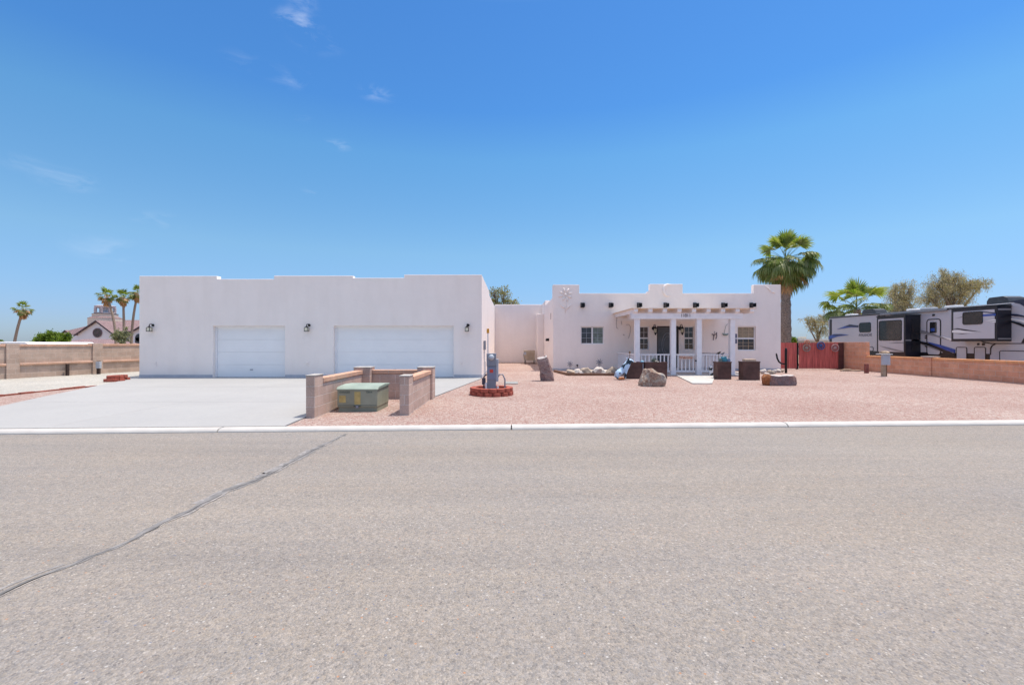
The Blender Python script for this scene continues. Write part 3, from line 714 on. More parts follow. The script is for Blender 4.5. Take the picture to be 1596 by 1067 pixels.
# porch lamps either side of the door
for px in (1019.5, 1061):
    x = X_(px, HY); z = hz(515); mb = MB()
    mb.tube([(x - .03, HY, z + .12), (x - .03, HY - .03, z + .12)], [.10, .10], 12)
    mb.tube([(x - .03, HY - .02, z + .10), (x - .04, HY - .10, z + .30), (x, HY - .16, z + .32), (x + .02, HY - .17, z + .2)], .018, 6)
    mb.lathe([(.01, .22), (.06, .16), (.09, .10), (.09, .085)], (x + .02, HY - .17, z), 8)
    mb.lathe([(.02, -.24), (.045, -.19), (.065, -.12), (.065, -.11)], (x + .02, HY - .17, z), 8)
    for k_ in range(6): t = k_ * math.pi / 3; mb.tube([(x + .02 + .065 * math.cos(t), HY - .17 + .065 * math.sin(t), z - .12), (x + .02 + .088 * math.cos(t), HY - .17 + .088 * math.sin(t), z + .09)], .007, 4)
    o = mb.build('wall_lamp', M['black'], parent=house)
    g_ = MB(); g_.lathe([(.058, -.11), (.08, .085)], (x + .02, HY - .17, z), 8); g_.build('lamp_glass', M['lampglass'], parent=o)
# wall art: pale iron scrolls at the left of the porch, dark figure and patina gecko at the right
aw = HY - .02
def scroll(name, curves, m, lab, cat='wall art', group=None):
    mb = MB()
    for c_, r_ in curves: mb.tube([(X_(px, aw), aw - .012, Z_(py, aw)) for px, py in c_], r_, 5)
    return tag(mb.build(name, m), lab, cat, group)
sm = mat('pale_iron', (.42, .36, .35), .6, .1, 5)
scroll('wall_scroll', [([(960, 495.5), (965, 494.5), (968, 497), (968.5, 503), (969, 506)], .014), ([(960.8, 497), (960.5, 504), (961, 511), (963.5, 512)], .014)], sm, 'upper pale iron scroll on the wall left of the porch')
scroll('wall_scroll', [([(976, 506), (980, 505.5), (982.5, 509), (982, 518), (979.5, 527)], .014), ([(971, 521), (973, 522.5)], .02)], sm, 'lower pale iron scroll just left of the first porch post')
scroll('wall_figure', [([(1110, 520), (1112.5, 523), (1111.5, 530)], .016), ([(1116.5, 518), (1117, 524), (1115.5, 528)], .018), ([(1109, 521), (1113, 522), (1117.5, 519)], .014), ([(1113.5, 516), (1113, 524)], .01)], mat('dark_iron', (.09, .07, .09), .6, .2, 6), 'small dark iron figure on the wall left of the green ornament')
scroll('wall_ornament', [([(1125, 519), (1128, 521.5), (1132, 521.5), (1136, 519.5)], [.01, .045, .05, .015]), ([(1128, 522), (1129, 517), (1131, 508), (1134, 504.5)], .010)], M['patina'], 'green patina metal ornament with a tall curved tail on the porch wall')

# ------------------------------------------------------------------ porch pergola
PY = 20.4
perg = thing('pergola', 'white painted porch pergola with four square posts in front of the entrance', 'pergola', (7.9, 22.2, 0))
posts = [X_(p, PY) for p in (993.7, 1050, 1090.2, 1142.2)]
for x in posts:
    MB().box(x - .11, x + .11, PY, PY + .20, .0, 2.53).build('post', M['porch_white'], parent=perg, bevel=.008)
bx0, bx1 = X_(984.5, PY - .05), X_(1158, PY - .05)
MB().box(bx0, bx1, PY - .06, PY - .002, 2.52, 2.785).build('beam', M['porch_white'], parent=perg, bevel=.006)
MB().box(bx0, bx1, PY + .242, PY + .30, 2.52, 2.785).build('beam', M['porch_white'], parent=perg, bevel=.006)
MB().box(bx0 + .2, bx1 - .2, HY - .05, HY, 2.60, 2.785).build('ledger', M['porch_white'], parent=perg)
nr = 8; r0 = X_(988.5, PY)
for i in range(9):
    x = r0 + i * .645
    mb = MB(); mb.prism([(x - .07, PY - .22, 2.84), (x - .07, PY - .12, 2.787), (x - .07, HY - .055, 2.787), (x - .07, HY - .055, 2.965), (x - .07, PY - .22, 2.965)], (.18, 0, 0))
    mb.build('rafter', M['porch_white'], parent=perg)
pt = MB(); pt.box(r0 - .20, r0 + 8 * .645 + .2, PY - .26, HY - .03, 2.967, 2.99); sheet_m = leaf_mat('translucent_sheet', [(.72, .66, .58), (.75, .69, .61)], .30, .6)
for n_ in sheet_m.node_tree.nodes:
    if n_.type == 'MIX_RGB' and n_.blend_type == 'MULTIPLY': n_.inputs[2].default_value = (1.0, .78, .58, 1)
pt.build('roof_sheet', sheet_m, parent=perg)
def railing(par, p, q, name='railing', zt=.95, zb=.14):
    p = Vector(p); q = Vector(q); d = q - p; ln = d.length; d.normalize(); nrm = Vector((-d.y, d.x, 0))
    def bar(c0, c1, hw, z0, z1): mb.prism([c0 - nrm * hw + Vector((0, 0, z0)), c1 - nrm * hw + Vector((0, 0, z0)), c1 + nrm * hw + Vector((0, 0, z0)), c0 + nrm * hw + Vector((0, 0, z0))], (0, 0, z1 - z0))
    mb = MB(); bar(p, q, .045, zt - .05, zt); o = mb.build(name, M['porch_white'], parent=par)
    mb = MB(); bar(p, q, .03, zb, zb + .07); mb.build('bottom_rail', M['porch_white'], parent=o)
    n = int(round(ln / .165)); mb = MB()
    for i in range(n):
        c = p + d * (i + .5) * ln / n; bar(c - d * .022, c + d * .022, .02, zb + .07, zt - .05)
    mb.build('baluster', M['porch_white'], parent=o)
    return o
yr = PY + .12
railing(perg, (posts[0] + .125, yr, 0), (posts[1] - .125, yr, 0))
railing(perg, (posts[2] + .125, yr, 0), (posts[3] - .125, yr, 0))
railing(perg, (posts[0] - .05, PY + .24, 0), (posts[0] - .05, HY - .02, 0)); railing(perg, (posts[3] + .05, PY + .24, 0), (posts[3] + .05, HY - .02, 0))
railing(perg, (posts[1] + .15, yr, 0), (posts[2] - .15, yr, 0), 'gate')
MB().box(posts[2] - .17, posts[2] - .02, PY + .045, PY + .07, .62, .68).build('gate_latch', M['black'], parent=perg)
for i_, ch_ in enumerate('11811'): text_part('house_number', ch_, .21, M['number'], perg, (X_(1062.6 + 3.15 * i_, PY - .06), PY - .065, Z_(491.7, PY - .06)), bold=.0, xs=1.15)
# porch slab
sl = MB(); sl.box(posts[0] - .3, posts[3] + .35, PY - .06, HY - .01, -.05, .03); o = sl.build('porch_slab', m_kerb, bevel=.01); o['kind'] = 'structure'
# welcome board hung on the gate
sg = thing('welcome_sign', 'long cream wooden welcome board with red lettering on the gate', 'sign', ((posts[1] + posts[2]) / 2, PY + .06, .72))
sx0, sx1, szc = X_(1059.5, PY), X_(1083, PY), Z_(557, PY)
mb = MB(); n = 16; up = []; dn = []
for i in range(n + 1):
    t = i / n; x = sx0 + (sx1 - sx0) * t; h = .085 * (1 - .75 * max(0, (t - .55) / .45) ** 1.3) * (1 if t > .05 else .7); up.append((x, PY + .045, szc + h)); dn.append((x, PY + .045, szc - h))
mb.prism(up + dn[::-1], (0, .02, 0)); mb.build('board', M['sign_cream'], parent=sg)
text_part('lettering', 'Welcome', .15, M['sign_red'], sg, ((sx0 + sx1) / 2 - .05, PY + .043, szc), ext=.003, bold=.003)
# mailbox on the last post
mbx = thing('mailbox', 'small dark mailbox on the rightmost porch post', 'mailbox', (posts[3] + .19, PY + .1, 1.4))
mb = MB(); mb.box(posts[3] + .127, posts[3] + .21, PY + .03, PY + .25, 1.42, 1.86); mb.build('box', mat('slate_blue', (.10, .10, .16), .5, .2, 5), parent=mbx, bevel=.01)
MB().box(posts[3] + .127, posts[3] + .225, PY + .015, PY + .265, 1.63, 1.67).build('flap', M['white'], parent=mbx)

# ------------------------------------------------------------------ rocks
def rock(name, c, size, m, seed, cuts=9, rotz=0, tilt=(0, 0), rough=.06, sub=3, parent=None, flat_bottom=True, depth=(.62, .92), lean=0):
    rnd = random.Random(seed)
    bm = bmesh.new(); bmesh.ops.create_icosphere(bm, subdivisions=sub, radius=1)
    planes = []
    for _ in range(cuts):
        d = Vector((rnd.gauss(0, 1), rnd.gauss(0, 1), rnd.gauss(0, .7))).normalized(); planes.append((d, rnd.uniform(*depth)))
    for v_ in bm.verts:
        p = v_.co.copy() * 1.12
        for d, h in planes:
            t = p.dot(d)
            if t > h: p -= d * (t - h)
        p += p.normalized() * rough * mnoise.noise(p * 2.3 + Vector((seed, 0, 0))) + p.normalized() * rough * .4 * mnoise.noise(p * 6 + Vector((seed, 0, 0)))
        v_.co = p
    xs_ = [v_.co for v_ in bm.verts]
    mn = Vector((min(p.x for p in xs_), min(p.y for p in xs_), min(p.z for p in xs_))); mxx = Vector((max(p.x for p in xs_), max(p.y for p in xs_), max(p.z for p in xs_)))
    ex = mxx - mn
    for v_ in bm.verts:
        p = v_.co; p = Vector(((p.x - mn.x) / ex.x - .5, (p.y - mn.y) / ex.y - .5, (p.z - mn.z) / ex.z)); p.x *= size[0]; p.y *= size[1]; p.z *= size[2] * 1.06
        p.x += lean * p.z; v_.co = p
    me = bpy.data.meshes.new(name); bm.to_mesh(me); bm.free(); me.materials.append(m)
    if cuts > 12:
        for p in me.polygons: p.use_smooth = True
    o = bpy.data.objects.new(name, me); COL.objects.link(o); o.location = (c[0], c[1], c[2] - size[2] * .05); o.rotation_euler = (tilt[0], tilt[1], rotz)
    if parent: o.parent = parent; o.location -= wloc(parent)
    return o

def slab_rock(name, pts, depth, y0, m, seed, top=None, rough=.02, lab='', side=None):
    """boulder from an irregular outline (x,z) with real depth and chipped faces"""
    bm = bmesh.new(); rnd = random.Random(seed)
    n = len(pts); cxm = sum(p[0] for p in pts) / n; czm = sum(p[1] for p in pts) / n
    layers = [(0, .80), (.16, 1.0), (.55, 1.03), (.88, .95), (1, .72)]
    rings = []
    for (t, s_) in layers:
        rings.append([bm.verts.new((cxm + (p[0] - cxm) * s_ + rnd.uniform(-.012, .012), y0 + depth * t + rnd.uniform(-.015, .015), (p[1] if s_ >= 1 or p[1] <= .01 else czm + (p[1] - czm) * s_) if True else 0)) for p in pts])
    for a, b_ in zip(rings[:-1], rings[1:]):
        for i in range(n): bm.faces.new((a[i], a[(i + 1) % n], b_[(i + 1) % n], b_[i]))
    bm.faces.new(rings[0][::-1]); bm.faces.new(rings[-1])
    bmesh.ops.recalc_face_normals(bm, faces=bm.faces)
    bmesh.ops.triangulate(bm, faces=bm.faces)
    bmesh.ops.subdivide_edges(bm, edges=bm.edges, cuts=3, use_grid_fill=True)
    for v_ in bm.verts:
        q = v_.co * 4 + Vector((seed, 0, 0)); v_.co += Vector((mnoise.noise(q), mnoise.noise(q + Vector((9, 0, 0))), mnoise.noise(q + Vector((0, 9, 0))))) * rough * 1.6
        q = v_.co * 13; v_.co += Vector((mnoise.noise(q), mnoise.noise(q + Vector((9, 0, 0))), mnoise.noise(q + Vector((0, 9, 0))))) * rough * .6
    me = bpy.data.meshes.new(name); bm.to_mesh(me); bm.free()
    for mm in (m if isinstance(m, list) else [m]): me.materials.append(mm)
    if side is not None:
        for p in me.polygons:
            p.material_index = side(p)
    off = Vector((cxm, y0 + depth / 2, 0)); me.transform(Matrix.Translation(-off))
    o = bpy.data.objects.new(name, me); COL.objects.link(o); o.location = off
    return o

D = 17.4
pale = rock_mat('pale_rock_face', (.52, .47, .44), (.58, .53, .5), (.45, .41, .39), 3, 4)
o = slab_rock('boulder', [(X_(px, D), max(-.02, Z_(py, D))) for px, py in [(843, 594), (842, 580), (838.5, 566), (837.3, 559), (841, 556.5), (851, 553), (854, 557), (858, 570), (862, 582), (863.5, 594)]], .42, D, [M['rock1'], pale], 3,
              side=lambda p: 1 if (p.normal.z > .55 and p.center.z > .6) else 0)
tag(o, 'tall maroon boulder standing upright and leaning beside the house corner', 'boulder')
D = 15.2
o = slab_rock('boulder', [(X_(px, D), max(-.02, Z_(py, D))) for px, py in [(px_ + 3, py_ + 1) for px_, py_ in [(1000, 603), (999, 598), (1003, 588), (1008, 576), (1012, 575), (1021, 577.5), (1034, 583), (1037, 588), (1038.5, 597), (1036, 601), (1020, 603)]]], .7, D, [M['rock2'], M['rock1']], 5, rough=.035)
tag(o, 'rounded grey and brown boulder in front of the long brown planter boxes', 'boulder')
D = 15.6
o = slab_rock('boulder', [(X_(px, D), max(-.02, Z_(py, D))) for px, py in [(1197, 601), (1195, 594), (1195, 588), (1198, 583.5), (1215, 585), (1240, 584.5), (1243, 588), (1244, 597), (1242, 601), (1220, 601.5)]], .42, D, [M['rock3'], M['rock_orange'], pale], 8, rough=.02,
              side=lambda p: 1 if p.center.x < X_(1201, 15.6) - .0 and p.normal.x < .3 else (2 if p.normal.z > .7 else 0))
tag(o, 'long low boulder with an orange broken end near the iron cactus', 'boulder')
# river rocks along the planting bed left of the porch
ORD = ['first', 'second', 'third', 'fourth', 'fifth', 'sixth', 'seventh', 'eighth', 'ninth', 'tenth', 'eleventh', 'twelfth', 'thirteenth', 'fourteenth', 'fifteenth', 'sixteenth', 'seventeenth', 'eighteenth']
rnd = random.Random(3)
for i in range(18):
    t = i / 17; px = 889 + 72 * t; D = 20.5 + rnd.uniform(0, .25) + (.35 if i % 2 else 0)
    s_ = rnd.uniform(.24, .40); whi = rnd.random() > .6
    o = rock('river_rock', (X_(px, D), D, 0), (s_ * 1.25, s_, s_ * rnd.uniform(.55, .95)), M['riverw'] if whi else M['river'], 40 + i, cuts=11, rotz=rnd.uniform(-.5, .5), sub=3)
    tag(o, '%s rock, %s from the left in the bed left of the porch' % ('whitish' if whi else 'tan', ORD[i]), 'rock', 'river rocks in the bed left of the porch')
for i, (px, py, w_, h_) in enumerate([(1189, 582, .26, .22), (1195, 584.5, .24, .12), (1201, 583, .30, .2), (1206, 581.5, .22, .18), (1212, 580, .3, .16), (1219, 579.5, .2, .12)]):
    D = H * F / (py - CY)
    o = rock('rock', (X_(px, D), D, 0), (w_ * 1.3, w_, h_), M['riverw'] if i % 3 != 2 else M['river'], 90 + i, cuts=14, rotz=i, sub=2)
    tag(o, '%s small rock from the left on the gravel behind the orange-ended boulder' % ORD[i], 'rock', 'pale rocks behind the long boulder')
# low timber edging in front of the bed
ed = MB()
pp = [P(862, 578.5, H * F / 45.5), P(886, 584, H * F / 51)]; 
a = Vector((X_(864, 22.9), 22.9, 0)); b_ = Vector((X_(886, 20.35), 20.35, 0)); c_ = Vector((X_(963, 20.25), 20.25, 0))
for p, q in ((a, b_), (b_, c_)):
    d = (q - p).normalized(); nrm = Vector((-d.y, d.x, 0)) * .045; ed.prism([p - nrm - Vector((0, 0, .03)), q - nrm - Vector((0, 0, .03)), q + nrm - Vector((0, 0, .03)), p + nrm - Vector((0, 0, .03))], (0, 0, .13))
tag(ed.build('timber_edging', mat('edging', (.20, .11, .07), .85, .25, 5, .4), bevel=.01), 'low brown timber edging round the rock bed left of the porch', 'edging')
# low white kerb stone between the right-hand planters
tag(MB().box(X_(1138, 21.4), X_(1155, 21.4), 21.2, 21.5, -.02, .09).build('edging_stone', M['riverw'], bevel=.02), 'white edging stone on the ground between the two right planter boxes', 'edging stone')

# ------------------------------------------------------------------ brown planter boxes and what stands on them
def planter(px0, px1, pyt, D, dep, lab, parts=True):
    x0, x1, zt = X_(px0, D), X_(px1, D), Z_(pyt, D)
    t = thing('planter_box', lab, 'planter', ((x0 + x1) / 2, D + dep / 2, 0), 'brown planter boxes by the porch')
    vb = voxel([(x0, x1, D, D + dep, -.02, zt)], [(x0 + .03, x1 - .03, D + .03, D + dep - .03, zt - .12, zt + 1)])
    vb.build('box', M['brown_box'], parent=t, bevel=.006)
    mb = MB(); mb.box(x0 + .031, x1 - .031, D + .031, D + dep - .031, zt - .15, zt - .06); mb.build('soil', m_des, parent=t)
    mb = MB()
    mb.box(x0 - .012, x1 + .012, D - .012, D + .035, zt - .035, zt + .012); mb.box(x0 - .012, x0 + .03, D + .036, D + dep, zt - .035, zt + .012); mb.box(x1 - .03, x1 + .012, D + .036, D + dep, zt - .035, zt + .012)
    mb.build('rim', M['brown_box'], parent=t)
    return t, x0, x1, zt
_, ax0, ax1, azt = planter(976, 1003, 565, 18.6, .40, 'brown planter box directly behind the light blue animal sculpture')
MB().box(ax1 - .045, ax1 - .01, 18.575, 18.587, 0, azt - .04).build('corner_strip', M['greyorn'], parent=_)
_, bx0_, bx1_, bzt = planter(1005.5, 1040, 564.5, 18.6, .40, 'long brown planter box behind the rounded grey boulder')
_, cx0, cx1, czt = planter(1118.5, 1140, 564, 18.3, .40, 'brown planter box with turquoise pot, right of the path')
_, dx0, dx1, dzt = planter(1158, 1184.5, 563.5, 17.9, .36, 'brown planter box with a tan board on top, under the right window')
tag(MB().box(dx0 + .12, dx1 - .12, 17.95, 18.22, dzt + .013, dzt + .10).build('board', M['tan_board'], bevel=.008), 'thick tan board lying on the rightmost planter box', 'board')
# turquoise pots with dark birds on box C
def pot(c, r_, h, m, lab, group=None, name='pot'):
    mb = MB(); mb.lathe([(r_ * .6, 0), (r_ * .95, h * .35), (r_, h * .6), (r_ * .8, h * .9), (r_ * .9, h), (r_ * .78, h), (r_ * .7, h * .86)], c, 16)
    return tag(mb.build(name, m, smooth=True), lab, 'pot', group)
zc = czt - .06
pot((X_(1121.5, 18.5), 18.44, zc), .075, .20, M['patina'], 'small green pot at the left on the planter box right of the path')
pot((X_(1128, 18.5), 18.5, zc), .13, .27, M['turq'], 'larger turquoise pot in the middle of the planter box right of the path')
pot((X_(1135, 18.5), 18.5, zc), .09, .20, mat('pale_blue_glaze', (.22, .30, .42), .3, .2, 6, spec=.5), 'pale blue pot at the right on the planter box right of the path')
def bird(c, s_, m, lab):
    mb = MB(); x, y, z = c
    mb.tube([(x - 1.4 * s_, y, z + .9 * s_), (x - .7 * s_, y, z + 1.1 * s_), (x, y, z + 1.2 * s_), (x + .6 * s_, y, z + 1.7 * s_), (x + .9 * s_, y, z + 1.9 * s_), (x + 1.3 * s_, y, z + 1.8 * s_)], [.08 * s_, .35 * s_, .6 * s_, .45 * s_, .33 * s_, .04 * s_], 8)
    mb.tube([(x, y, z), (x, y, z + 1.2 * s_)], .07 * s_, 5)
    return tag(mb.build('bird_ornament', m, smooth=True), lab, 'bird ornament')
bird((X_(1120, 19.6), 19.6, Z_(554, 19.6) - .0), .085, M['black'], 'black bird ornament on a stake behind the turquoise pot, the left one')
bird((X_(1126.5, 19.6), 19.6, Z_(554, 19.6)), .07, mat('grey_bird', (.12, .12, .14), .6), 'grey bird ornament just right of the black bird ornament')
MB().tube([(X_(1120, 19.6), 19.6, 0), (X_(1120, 19.6), 19.6, Z_(554, 19.6))], .01, 5).build('stake', M['black'], parent=bpy.data.objects['bird_ornament'])
MB().tube([(X_(1126.5, 19.6), 19.6, 0), (X_(1126.5, 19.6), 19.6, Z_(554, 19.6))], .01, 5).build('stake', M['black'], parent=bpy.data.objects['bird_ornament.001'])
# glass floats and stones on boxes A and B
mb = MB(); mb.lathe([(.01, 0), (.06, .02), (.075, .07), (.06, .12), (.01, .14)], (X_(1001, 18.8), 18.8, azt - .05), 14)
tag(mb.build('glass_ball', mat('blue_glass', (.25, .48, .60), .1, .1, 5, spec=.5), smooth=True), 'pale blue glass ball at the right end of the planter behind the sculpture', 'ball')
mb = MB(); mb.lathe([(.08, 0), (.10, .03), (.09, .09), (.07, .10)], (X_(995, 18.8), 18.8, azt - .06), 14); tag(mb.build('bowl', mat('dark_glaze', (.06, .03, .05), .3)), 'small dark bowl in the planter left of the pale blue glass ball', 'bowl')
for i, (px, s_) in enumerate([(984, .15), (987.5, .12), (990, .09)]):
    tag(rock('stone', (X_(px, 18.8), 18.8, azt - .06), (s_ * 1.3, s_, s_ * .9), M['river'], 120 + i, cuts=14, sub=2), ['largest pale stone, at the left on the planter behind the sculpture', 'middle-sized pale stone on the planter behind the sculpture', 'smallest pale stone, at the right on the planter behind the sculpture'][i], 'stone', 'stones on the sculpture planter')
for i, (px, s_) in enumerate([(1017.5, .13), (1021, .17), (1024, .12)]):
    tag(rock('stone', (X_(px, 18.8), 18.8, bzt - .06), (s_ * 1.4, s_, s_ * .75), M['riverw'], 130 + i, cuts=14, sub=2), ['left white stone on the long planter behind the rounded boulder', 'largest white stone, in the middle of the long planter box', 'right white stone on the long planter behind the rounded boulder'][i], 'stone', 'white stones on the long planter')
def spiky(c, r_, n, m, lab, name='agave_plant', up=.5):
    mb = MB(); rnd = random.Random(int(c[0] * 100))
    for i in range(n):
        a = rnd.uniform(0, 2 * math.pi); e_ = rnd.uniform(.15, 1.4); d = Vector((math.cos(a) * math.cos(e_), math.sin(a) * math.cos(e_), math.sin(e_)))
        s_ = d.cross(Vector((0, 0, 1))).normalized() * r_ * .07; L_ = r_ * rnd.uniform(.75, 1.1)
        p0 = Vector(c); p1 = p0 + d * L_ * .5; p2 = p0 + d * L_
        mb._add([p0 - s_ * .7, p0 + s_ * .7, p1 + s_, p2, p1 - s_], [(0, 1, 2, 4), (4, 2, 3)])
    return tag(mb.build(name, m, recalc=False), lab, 'plant')
spiky((X_(1020, 18.82), 18.82, bzt - .05), .30, 90, leaf_mat('grey_agave', [(.10, .12, .13), (.22, .25, .27), (.15, .18, .18)], .1), 'spiky grey plant growing in the long brown planter box')
spiky((X_(982, 18.8), 18.82, azt - .05), .16, 50, leaf_mat('green_agave', [(.10, .14, .06), (.26, .28, .14)], .1), 'small green spiky plant in the planter behind the sculpture')

# painted cow-like sculpture, sitting, made as one skinned body
def skin(name, joints, edges, m, parent=None, sub=2, root=0):
    me = bpy.data.meshes.new(name); me.from_pydata([j[0] for j in joints], edges, []); me.materials.append(m)
    o = bpy.data.objects.new(name, me); COL.objects.link(o)
    sk = o.modifiers.new('skin', 'SKIN'); sk.use_smooth_shade = True
    for i, j in enumerate(joints):
        rr_ = j[1] if isinstance(j[1], tuple) else (j[1], j[1]); me.skin_vertices[0].data[i].radius = rr_
    me.skin_vertices[0].data[root].use_root = True
    sb = o.modifiers.new('sub', 'SUBSURF'); sb.levels = sub; sb.render_levels = sub
    if parent: o.parent = parent
    return o
D = 18.25
an = thing('animal_sculpture', 'light blue animal sculpture with black patches against the brown planter box', 'sculpture', (X_(971, D), D, 0))
J = [((-.10, 0, .26), (.15, .16)), ((.04, -.02, .42), (.14, .14)), ((.16, -.02, .60), (.12, .12)), ((.24, -.03, .74), (.08, .08)), ((.33, -.05, .73), (.075, .07)), ((.43, -.06, .68), (.045, .04)),
     ((-.24, .10, .20), .09), ((-.28, .13, .06), .045), ((-.22, -.10, .20), .10), ((-.27, -.14, .05), .045), ((-.18, -.22, .03), .035),
     ((.14, .11, .40), .05), ((.12, .13, .20), .04), ((.11, .14, .03), .045), ((.12, -.13, .38), .055), ((.06, -.15, .20), .042), ((.04, -.17, .03), .048),
     ((-.26, 0, .34), .03), ((-.33, .02, .42), .018), ((.20, .06, .82), .025), ((.15, .12, .85), .012), ((.20, -.10, .82), .025), ((.14, -.16, .84), .012)]
E = [(0, 1), (1, 2), (2, 3), (3, 4), (4, 5), (0, 6), (6, 7), (0, 8), (8, 9), (9, 10), (1, 11), (11, 12), (12, 13), (1, 14), (14, 15), (15, 16), (0, 17), (17, 18), (3, 19), (19, 20), (3, 21), (21, 22)]
skin('body', J, E, M['cowblue'], an)
tag(rock('rock', (X_(968.5, 18.0), 17.98, 0), (.24, .16, .10), M['rock_orange'], 77, cuts=12, sub=2), 'small reddish rock at the foot of the light blue sculpture', 'rock')
# stake lamp with a dark finial left of the first porch post
st = MB(); x = X_(981.5, 19.6); st.tube([(x, 19.6, 0), (x, 19.6, 1.02)], .014, 6); st.lathe([(.01, 0), (.05, .02), (.04, .07), (.01, .10)], (x, 19.6, 1.0), 10)
tag(st.build('garden_stake', M['wood'], smooth=False), 'thin dark garden stake with a round top beside the leftmost porch post', 'garden stake')
# black and white figurine behind the right railing
D = 20.0
fg = thing('figurine', 'small black and white figurine sitting by the railing right of the gate', 'figurine', (X_(1108, D), D, .0))
skin('body', [((0, .02, .12), .10), ((0, 0, .25), .085), ((0, -.02, .36), .06), ((0, -.06, .40), .055), ((0, -.13, .38), .03), ((-.06, -.08, .03), .035), ((.06, -.08, .03), .035), ((-.05, -.02, .46), .02), ((.05, -.02, .46), .02)], [(0, 1), (1, 2), (2, 3), (3, 4), (0, 5), (0, 6), (2, 7), (2, 8)], M['bwfig'], fg)
# flower-shaped metal ornaments standing against the wall, and the black hose bib
for i, (px, py, s_) in enumerate([(888.5, 567, .17), (934, 564, .19)]):
    D = 23.6; x = X_(px, D); z = Z_(py, D)
    t = thing('garden_ornament', ['pale metal pinwheel flower against the wall, left of the black hose tap', 'darker metal pinwheel flower against the wall, below the right end of the wide window'][i], 'garden ornament', (x, D, 0), 'metal pinwheel flowers')
    mb = MB()
    for k_ in range(8):
        a = k_ * math.pi / 4 + .2; mb.tube([(x, D - .02, z), (x + s_ * .5 * math.cos(a), D - .03, z + s_ * .5 * math.sin(a)), (x + s_ * math.cos(a + .35), D - .02, z + s_ * math.sin(a + .35))], [.012, .026, .008], 5)
    mb.build('head', M['greyorn'], parent=t)
    mb = MB(); mb.tube([(x, D, 0), (x + .01, D, z)], .012, 6); mb.build('stem', M['greyorn'], parent=t)
mb = MB(); x, z = X_(899.8, 23.9), Z_(569, 23.9); mb.tube([(x, 24, z), (x, 23.88, z)], .045, 8); mb.tube([(x, 23.9, z), (x + .01, 23.86, z - .10)], .02, 6)
mb.build('hose_bib', M['black'], parent=house)

# ------------------------------------------------------------------ iron cactus
D = 22.0
cac = thing('iron_cactus', 'black iron cactus sculpture with one raised left arm by the red gate', 'sculpture', (X_(1225, D), D, 0))
mb = MB(); x = X_(1225, D); r_ = .055
mb.tube([(x, D, -.02), (x, D, Z_(546, D)), (x, D, Z_(543, D)), (x, D, Z_(541.6, D))], [r_, r_, r_ * .85, r_ * .3], 12); mb.build('stem', M['black'], parent=cac, smooth=True)
mb = MB(); mb.tube([P(px, py, D) for px, py in [(1223, 567), (1218, 566.5), (1214, 563.5), (1211.5, 558.5), (1210.2, 552), (1209.6, 550.2)]], [.035, .038, .04, .04, .038, .015], 10); mb.build('arm', M['black'], parent=cac, smooth=True)

# ------------------------------------------------------------------ block enclosure round the electrical cabinet
ex0, ex1, ey0, ey1 = -4.04, -2.10, 8.92, 12.2
enc = thing('block_enclosure', 'low three-sided tan block enclosure open to the street around the green cabinet', 'enclosure wall', ((ex0 + ex1) / 2, (ey0 + ey1) / 2, 0))
def bl(x0, x1, y0, y1, z0, z1, nm, m, bv=.006): return MB().box(x0, x1, y0, y1, z0, z1).build(nm, m, parent=enc, bevel=bv)
pw = .30
bl(ex0, ex0 + .17, ey0, ey0 + .40, -.1, .81, 'pillar', M['pillar']); bl(ex1 - .19, ex1, 9.27, 9.27 + .40, -.1, .775, 'pillar', M['pillar'])
bl(ex0 - .06, ex0 + .36, ey1 - .42, ey1, -.1, .81, 'pillar', M['pillar']); bl(ex1 - .36, ex1 + .04, ey1 - .40, ey1, -.1, .81, 'pillar', M['pillar'])
bl(ex0 + .01, ex0 + .16, ey0 + .40, ey1 - .42, -.1, .65, 'wall_panel', M['pillar']); bl(ex0 - .015, ex0 + .185, ey0 + .40, ey1 - .42, .651, .75, 'coping', M['capblk'], .012)
bl(ex1 - .17, ex1 - .02, 9.67, ey1 - .40, -.1, .65, 'wall_panel', M['pillar']); bl(ex1 - .195, ex1 + .012, 9.67, ey1 - .40, .651, .75, 'coping', M['capblk'], .012)
bl(ex0 + .36, ex1 - .36, ey1 - .22, ey1 - .04, -.1, .65, 'wall_panel', M['pillar']); bl(ex0 + .36, ex1 - .36, ey1 - .25, ey1 - .02, .651, .75, 'coping', M['capblk'], .012)
for nm, (a, c, d, e_, z) in {'a': (ex0 - .01, ex0 + .18, ey0 - .01, ey0 + .41, .811), 'b': (ex1 - .20, ex1 + .01, 9.26, 9.68, .776), 'c': (ex0 - .07, ex0 + .37, ey1 - .43, ey1 + .01, .811), 'd': (ex1 - .37, ex1 + .05, ey1 - .41, ey1 + .01, .811)}.items():
    bl(a, c, d, e_, z, z + .022, 'pillar_cap', mat('cap_mortar_' + nm, (.44, .42, .39), .9, .15, 8, .4), .005)

